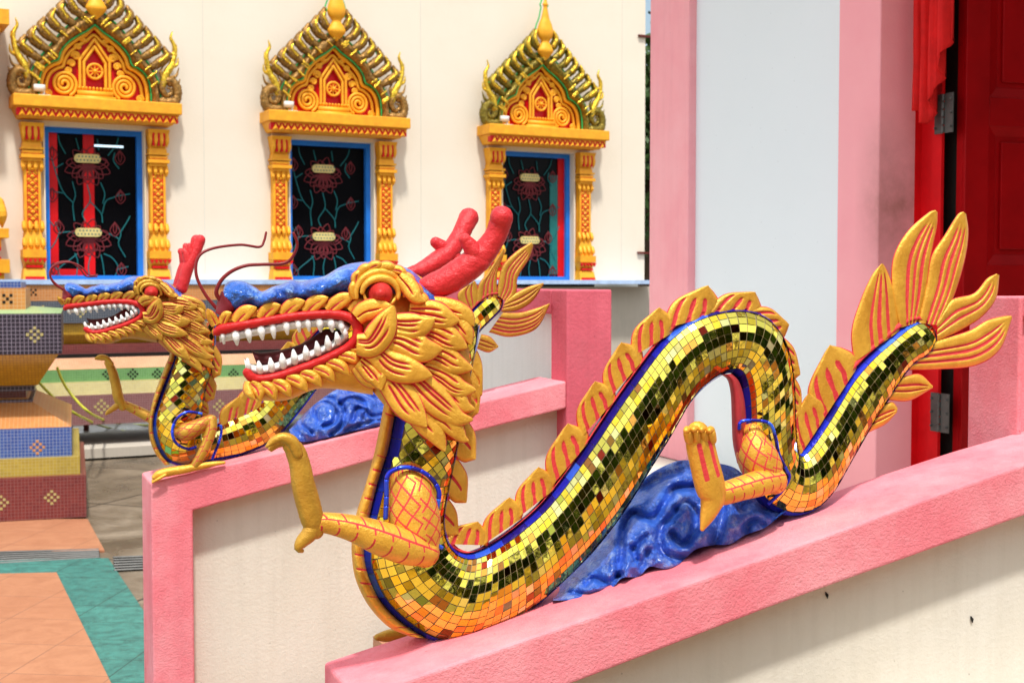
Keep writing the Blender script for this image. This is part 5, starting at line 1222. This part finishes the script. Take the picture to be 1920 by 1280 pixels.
# ================================================================== tiered offering plinth at the left
c0 = ground(0, 975); yb = float(c0[1]); s_ = yb/F
def fz(py, y=yb): return EYE-(py-530)*y/F
def fx(px, y=yb): return (px-960)*y/F
q0 = ground(160, 973)
PT = Plane(float(q0[0]), float(q0[1]), 18.2)
pd = PT.empty('tiered_plinth')
tag(pd, 'stepped plinth clad in bands of maroon, yellow, blue and black mosaic at the left edge', 'plinth')
def tx(px, off=0.0, py=800): return float(PT.L(px, py, -off)[0])
def tz(py, off=0.0): return float(PT.L(80, py, -off)[2])
def tier(px1, py0, py1, mat, off, px1b=None, offb=None, name='tier'):
    """a course of the plinth: front face set back by off, right edge at px1"""
    ob = offb if offb is not None else off; xl = -3.2
    mb = MB(); frustum(mb, xl, tx(px1b if px1b is not None else px1, ob), max(.015, tz(py1, ob)), xl, tx(px1, off), tz(py0, off), ob, 1.9-ob, off, 1.9-off)
    return mb.build(name, M[mat], pd, smooth=False)
tier(160, 893.5, 977, 't_maroon', .0); tier(149, 858.5, 893, 't_yellow', .06); tier(134, 802, 858, 't_blue', .12)
tier(50, 744, 801.5, 't_orange', .50, 134, .125); tier(62, 748, 768, 't_black', .44); tier(50, 732, 748, 't_maroon', .52); tier(66, 722, 732, 't_black', .42)
tier(112, 664, 721.5, 't_gold', .10, 72, .36); tier(118, 588, 663.5, 't_black', .06); tier(60, 578, 587.5, 't_lgreen', .5, 118, .065)
tier(52, 540, 582, 't_orange', .42); tier(44, 528, 539.5, 't_blue', .46)
def tmark(px, py, off, s, mat, pat=None):
    mb = MB(); k = dict(s=s); 
    if pat: k['pat'] = pat
    mark(mb, tx(px, off, py), float(PT.L(px, py, -off)[2]), off, **k); return mb.build('diamond_inlay', M[mat], pd, smooth=False)
tmark(65, 627, .06, .021, 't_paleyel'); tmark(70, 838, .12, .019, 't_orange'); tmark(97, 932, 0, .019, 't_paleyel'); tmark(2, 942, 0, .019, 't_paleyel')
tmark(14, 560, .42, .022, 'black', ((-1, 1), (1, 1), (0, 0), (-1, -1), (1, -1)))
# red metal stand behind it
g0 = ground(130, 795); ys = float(g0[1])-1.1
st = D.objects.new('metal_stand', None); COL.objects.link(st); st.location = (fx(100, ys), ys, 0); tag(st, 'dark red metal frame stand with a pale top edge behind the tiered plinth', 'stand')
def spart(f, name, mat):
    mb = MB(); f(mb); return mb.build(name, M[mat], st, smooth=False, loc=(-st.location[0], -ys, 0))
for px in (128, 64): 
    for yy in (0, .5): spart(lambda mb: box(mb, fx(px, ys)-.022, fx(px, ys)+.022, ys+yy-.02, ys+yy+.02, 0, fz(656, ys)), 'leg', 'rust')
spart(lambda mb: box(mb, fx(50, ys), fx(136, ys), ys-.04, ys+.54, fz(656, ys), fz(650, ys)), 'top', 'whitep')
spart(lambda mb: box(mb, fx(50, ys), fx(134, ys), ys-.03, ys+.53, fz(735, ys), fz(728, ys)), 'shelf', 'rust')
# hoses
for pts, lab in (([(70, 716, .62), (105, 752, .5), (150, 782, .28), (200, 801, .1), (262, 812, .03), (330, 814, .03), (420, 813, .03), (500, 815, .03)], 'yellow green hose, lower of the two, drooping from the stand to the wet yard'),
                 ([(106, 690, .7), (118, 720, .55), (140, 750, .4), (175, 780, .2), (220, 793, .06), (290, 797, .03), (380, 797, .03)], 'yellow green hose, upper of the two, hanging behind the metal stand leg')):
    W3 = []
    for px, py, z in pts:
        if z < .15: p_ = ground(px, py, .02); W3.append(p_)
        else:
            y = 10.2; p_ = np.array([fx(px, y), y, fz(py, y)]); W3.append(p_)
    W3 = np.array(W3); o_ = W3[-1].copy(); mb = MB(); tube(mb, W3-o_, .0105, seg=10, m=80); o = mb.build('hose', M['hose'], None, loc=o_); tag(o, lab, 'hose', 'hoses in the yard')
# ================================================================== ground, paving, drains
mb = MB(); mb.add([(-80, -40, 0), (80, -40, 0), (80, 120, 0), (-80, 120, 0)], [(0, 1, 2, 3)]); o = mb.build('ground', M['concrete'], None, smooth=False); tag(o, kind='structure')
def sheet(name, pts, mat, z, world=False):
    V = [ground(*p, z) if not world else (*p, z) for p in pts]; V = [tuple(v) for v in V]
    mb = MB(); n = len(V); mb.add(V+[(a, b, .0005) for a, b, c in V], [tuple(range(n))[::-1], *[(i, (i+1) % n, n+(i+1) % n, n+i) for i in range(n)]])
    o = mb.build(name, M[mat], None, smooth=False); tag(o, kind='structure'); 
    bpy.context.view_layer.update(); return o
sheet('reflection_paving', [(-9, -14), (20, -14), (20, .2), (1.2, .2), (-1.6, 1.4), (-9, 1.4)], 'yard', .008, True)  # unseen terracotta sheet, added so the lower mirror tiles reflect warm gold
sheet('upper_paving', [(-900, 975.0), (164, 972), (196, 1031), (-900, 1040)], 'pv_orange', .012)
def gw(px, py): v = ground(px, py); return (float(v[0]), float(v[1]))
e1 = gw(203, 1049); e2 = gw(272, 1152); dd = np.array(e2)-np.array(e1); e3 = np.array(e1)+dd*4.4
l1 = gw(-900, 1063)
sheet('green_paving', [l1, e1, tuple(e3), (l1[0], float(e3[1]))], 'pv_green', .010, True)
f1 = gw(106, 1078); f2 = gw(205, 1280); d2 = np.array(f2)-np.array(f1); f3 = np.array(f1)+d2*1.6; l2 = gw(-900, 1098)
sheet('orange_paving', [l2, f1, tuple(f3), (l2[0], float(f3[1]))], 'pv_orange', .016, True)
def grate(pts, lab, nb=7, cross=None):
    """drain grate over a dark slot; pts = four ground corners in photo pixels (left-near, right-near, right-far, left-far)"""
    q = [np.array(gw(*p)) for p in pts]; o_ = sum(q)/4
    rt = D.objects.new('drain_grate', None); COL.objects.link(rt); rt.location = (o_[0], o_[1], 0); tag(rt, lab, 'drain grate', 'drain grates in the yard')
    mb = MB(); mb.add([(*(p-o_), .006) for p in q]+[(*(p-o_), .001) for p in q], [(0, 1, 2, 3), (0, 4, 5, 1), (1, 5, 6, 2), (2, 6, 7, 3), (3, 7, 4, 0)]); mb.build('slot', M['black'], rt, smooth=False)
    mb = MB()
    for i in range(nb+1):
        t_ = i/nb
        a, b = (q[0]*(1-t_)+q[3]*t_-o_, q[1]*(1-t_)+q[2]*t_-o_) if cross is None else (q[0]*(1-t_)+q[1]*t_-o_, q[3]*(1-t_)+q[2]*t_-o_)
        tube(mb, [(*a, .011), (*b, .011)], .006, seg=6, m=3)
    mb.build('bars', M['steel'], rt, smooth=False)
grate([(-60, 1062), (186, 1048), (184, 1033), (-60, 1040)], 'long steel drain grate between the two orange pavings', 5)
grate([(215, 1072), (330, 1066), (330, 1044), (213, 1048)], 'steel drain grate beside the green paving by the far balustrade', 5)
grate([(225, 830), (268, 832), (290, 818), (214, 815)], 'dark drain grate near the base of the temple plinth', 9, 1)
# ================================================================== trees
def tree(loc, H, W, nl, lab, name='leafy_tree', seed=1, z0=1.2, grp='trees beyond the temple'):
    rnd = np.random.RandomState(seed); rt = D.objects.new(name, None); COL.objects.link(rt); rt.location = loc; tag(rt, lab, 'tree', grp)
    mb = MB(); tube(mb, [(0, 0, 0), (.1, 0, H*.3), (-.05, .1, H*.55), (.1, 0, H*.85)], [.22, .17, .12, .04], seg=10)
    for k in range(7):
        a = k*2.4; z = H*(.3+.07*k); tube(mb, [(0, 0, z), (W*.35*math.cos(a), W*.35*math.sin(a), z+.5), (W*.7*math.cos(a), W*.7*math.sin(a), z+1.0)], [.08, .05, .02], seg=7)
    mb.build('trunk', M['bark'], rt)
    mb = MB(); cl = rnd.normal(0, 1, (34, 3)); cl /= np.linalg.norm(cl, axis=1)[:, None]; cl *= rnd.uniform(.3, 1, (34, 1))**.5
    c = cl*np.array([W, W, (H-z0)/2])*.85+np.array([0, 0, (H+z0)/2])
    ci = rnd.randint(0, 34, nl); p = c[ci]+rnd.normal(0, .32, (nl, 3))
    d1 = rnd.normal(0, 1, (nl, 3)); d1 /= np.linalg.norm(d1, axis=1)[:, None]; d2 = np.cross(d1, rnd.normal(0, 1, (nl, 3))); d2 /= np.linalg.norm(d2, axis=1)[:, None]
    sz = rnd.uniform(.05, .11, (nl, 1))*(1.0 if nl < 12000 else 1.8); V = np.stack([p-d1*sz, p+d2*sz*.45, p+d1*sz, p-d2*sz*.45], 1).reshape(-1, 3)
    mb.add(V, [(4*i, 4*i+1, 4*i+2, 4*i+3) for i in range(nl)]); mb.build('crown', M['leaf'], rt, smooth=False)
    return rt
v = ray(1213, 300); v = v/v[1]
tree((float(v[0]*19), 19.5, 0), 5.6, 1.5, 9000, 'dark green leafy tree seen through the gap between the two buildings', seed=3, z0=2.2)
# unseen trees added behind the viewer to darken a band in the mirror tiles
for i, (x, y, H) in enumerate(((.8, -8.5, 6.8), (4.0, -7.4, 7.4), (7.0, -6, 7), (9.4, -4.0, 7.2), (11, -1.0, 6.8), (12, 2.2, 6.8))):
    tree((x, y, 0), H, 2.4, 20000, 'unseen dark tree %s behind the viewer, added for tile reflections' % ['nearest the middle', 'second to the right', 'third to the right', 'fourth to the right', 'fifth to the right', 'farthest to the right'][i], seed=20+i, z0=.3, grp='unseen trees added for the tile reflections')
# ================================================================== camera, light
cd = D.cameras.new('camera'); cam = D.objects.new('camera', cd); COL.objects.link(cam)
cam.location = CAM; cam.rotation_euler = (math.pi/2-PITCH, 0, 0); cd.sensor_width = 36; cd.lens = F/1920*36; cd.clip_end = 500; cd.clip_start = .05
cd.dof.use_dof = True; cd.dof.focus_distance = 2.35; cd.dof.aperture_fstop = 13
bpy.context.scene.camera = cam
SUN_EL = R(64); hx_, hy_ = .18, -.98
L_ = math.hypot(hx_, hy_); hx_, hy_ = hx_/L_, hy_/L_
sd_ = D.lights.new('sun', 'SUN'); sd_.energy = SUN_E; sd_.angle = R(4); sd_.color = (1, .96, .90)
so = D.objects.new('sun', sd_); COL.objects.link(so); so.location = (0, -3, 8)
import mathutils
dv = mathutils.Vector((hx_*math.cos(SUN_EL), hy_*math.cos(SUN_EL), math.sin(SUN_EL))); so.rotation_euler = dv.to_track_quat('Z', 'Y').to_euler()
wd_ = D.worlds.new('World'); bpy.context.scene.world = wd_; wd_.use_nodes = True; nt = wd_.node_tree
sk = nt.nodes.new('ShaderNodeTexSky'); sk.sky_type = 'NISHITA'; sk.sun_disc = False; sk.sun_elevation = SUN_EL; sk.sun_rotation = math.atan2(hx_, hy_)
sk.air_density = 1.4; sk.dust_density = 3.0
tcw = nt.nodes.new('ShaderNodeTexCoord'); nzw = nt.nodes.new('ShaderNodeTexNoise'); nzw.inputs['Scale'].default_value = 2.2; nzw.inputs['Detail'].default_value = 5; nt.links.new(tcw.outputs['Generated'], nzw.inputs[0])
rmw = nt.nodes.new('ShaderNodeValToRGB'); rmw.color_ramp.elements[0].position = .40; rmw.color_ramp.elements[1].position = .56; nt.links.new(nzw.outputs['Fac'], rmw.inputs[0])
mxw = nt.nodes.new('ShaderNodeMix'); mxw.data_type = 'RGBA'; nt.links.new(rmw.outputs[0], mxw.inputs[0]); nt.links.new(sk.outputs[0], mxw.inputs[6]); mxw.inputs[7].default_value = (CLOUD*.96, CLOUD, CLOUD*1.03, 1)
nt.links.new(mxw.outputs[2], nt.nodes['Background'].inputs[0]); nt.nodes['Background'].inputs[1].default_value = SKY
sc_ = bpy.context.scene; sc_.view_settings.view_transform = 'Standard'; sc_.view_settings.look = 'None'; sc_.view_settings.exposure = EXPO; sc_.view_settings.gamma = 1
sc_.cycles.max_bounces = 8; sc_.cycles.sample_clamp_indirect = 6
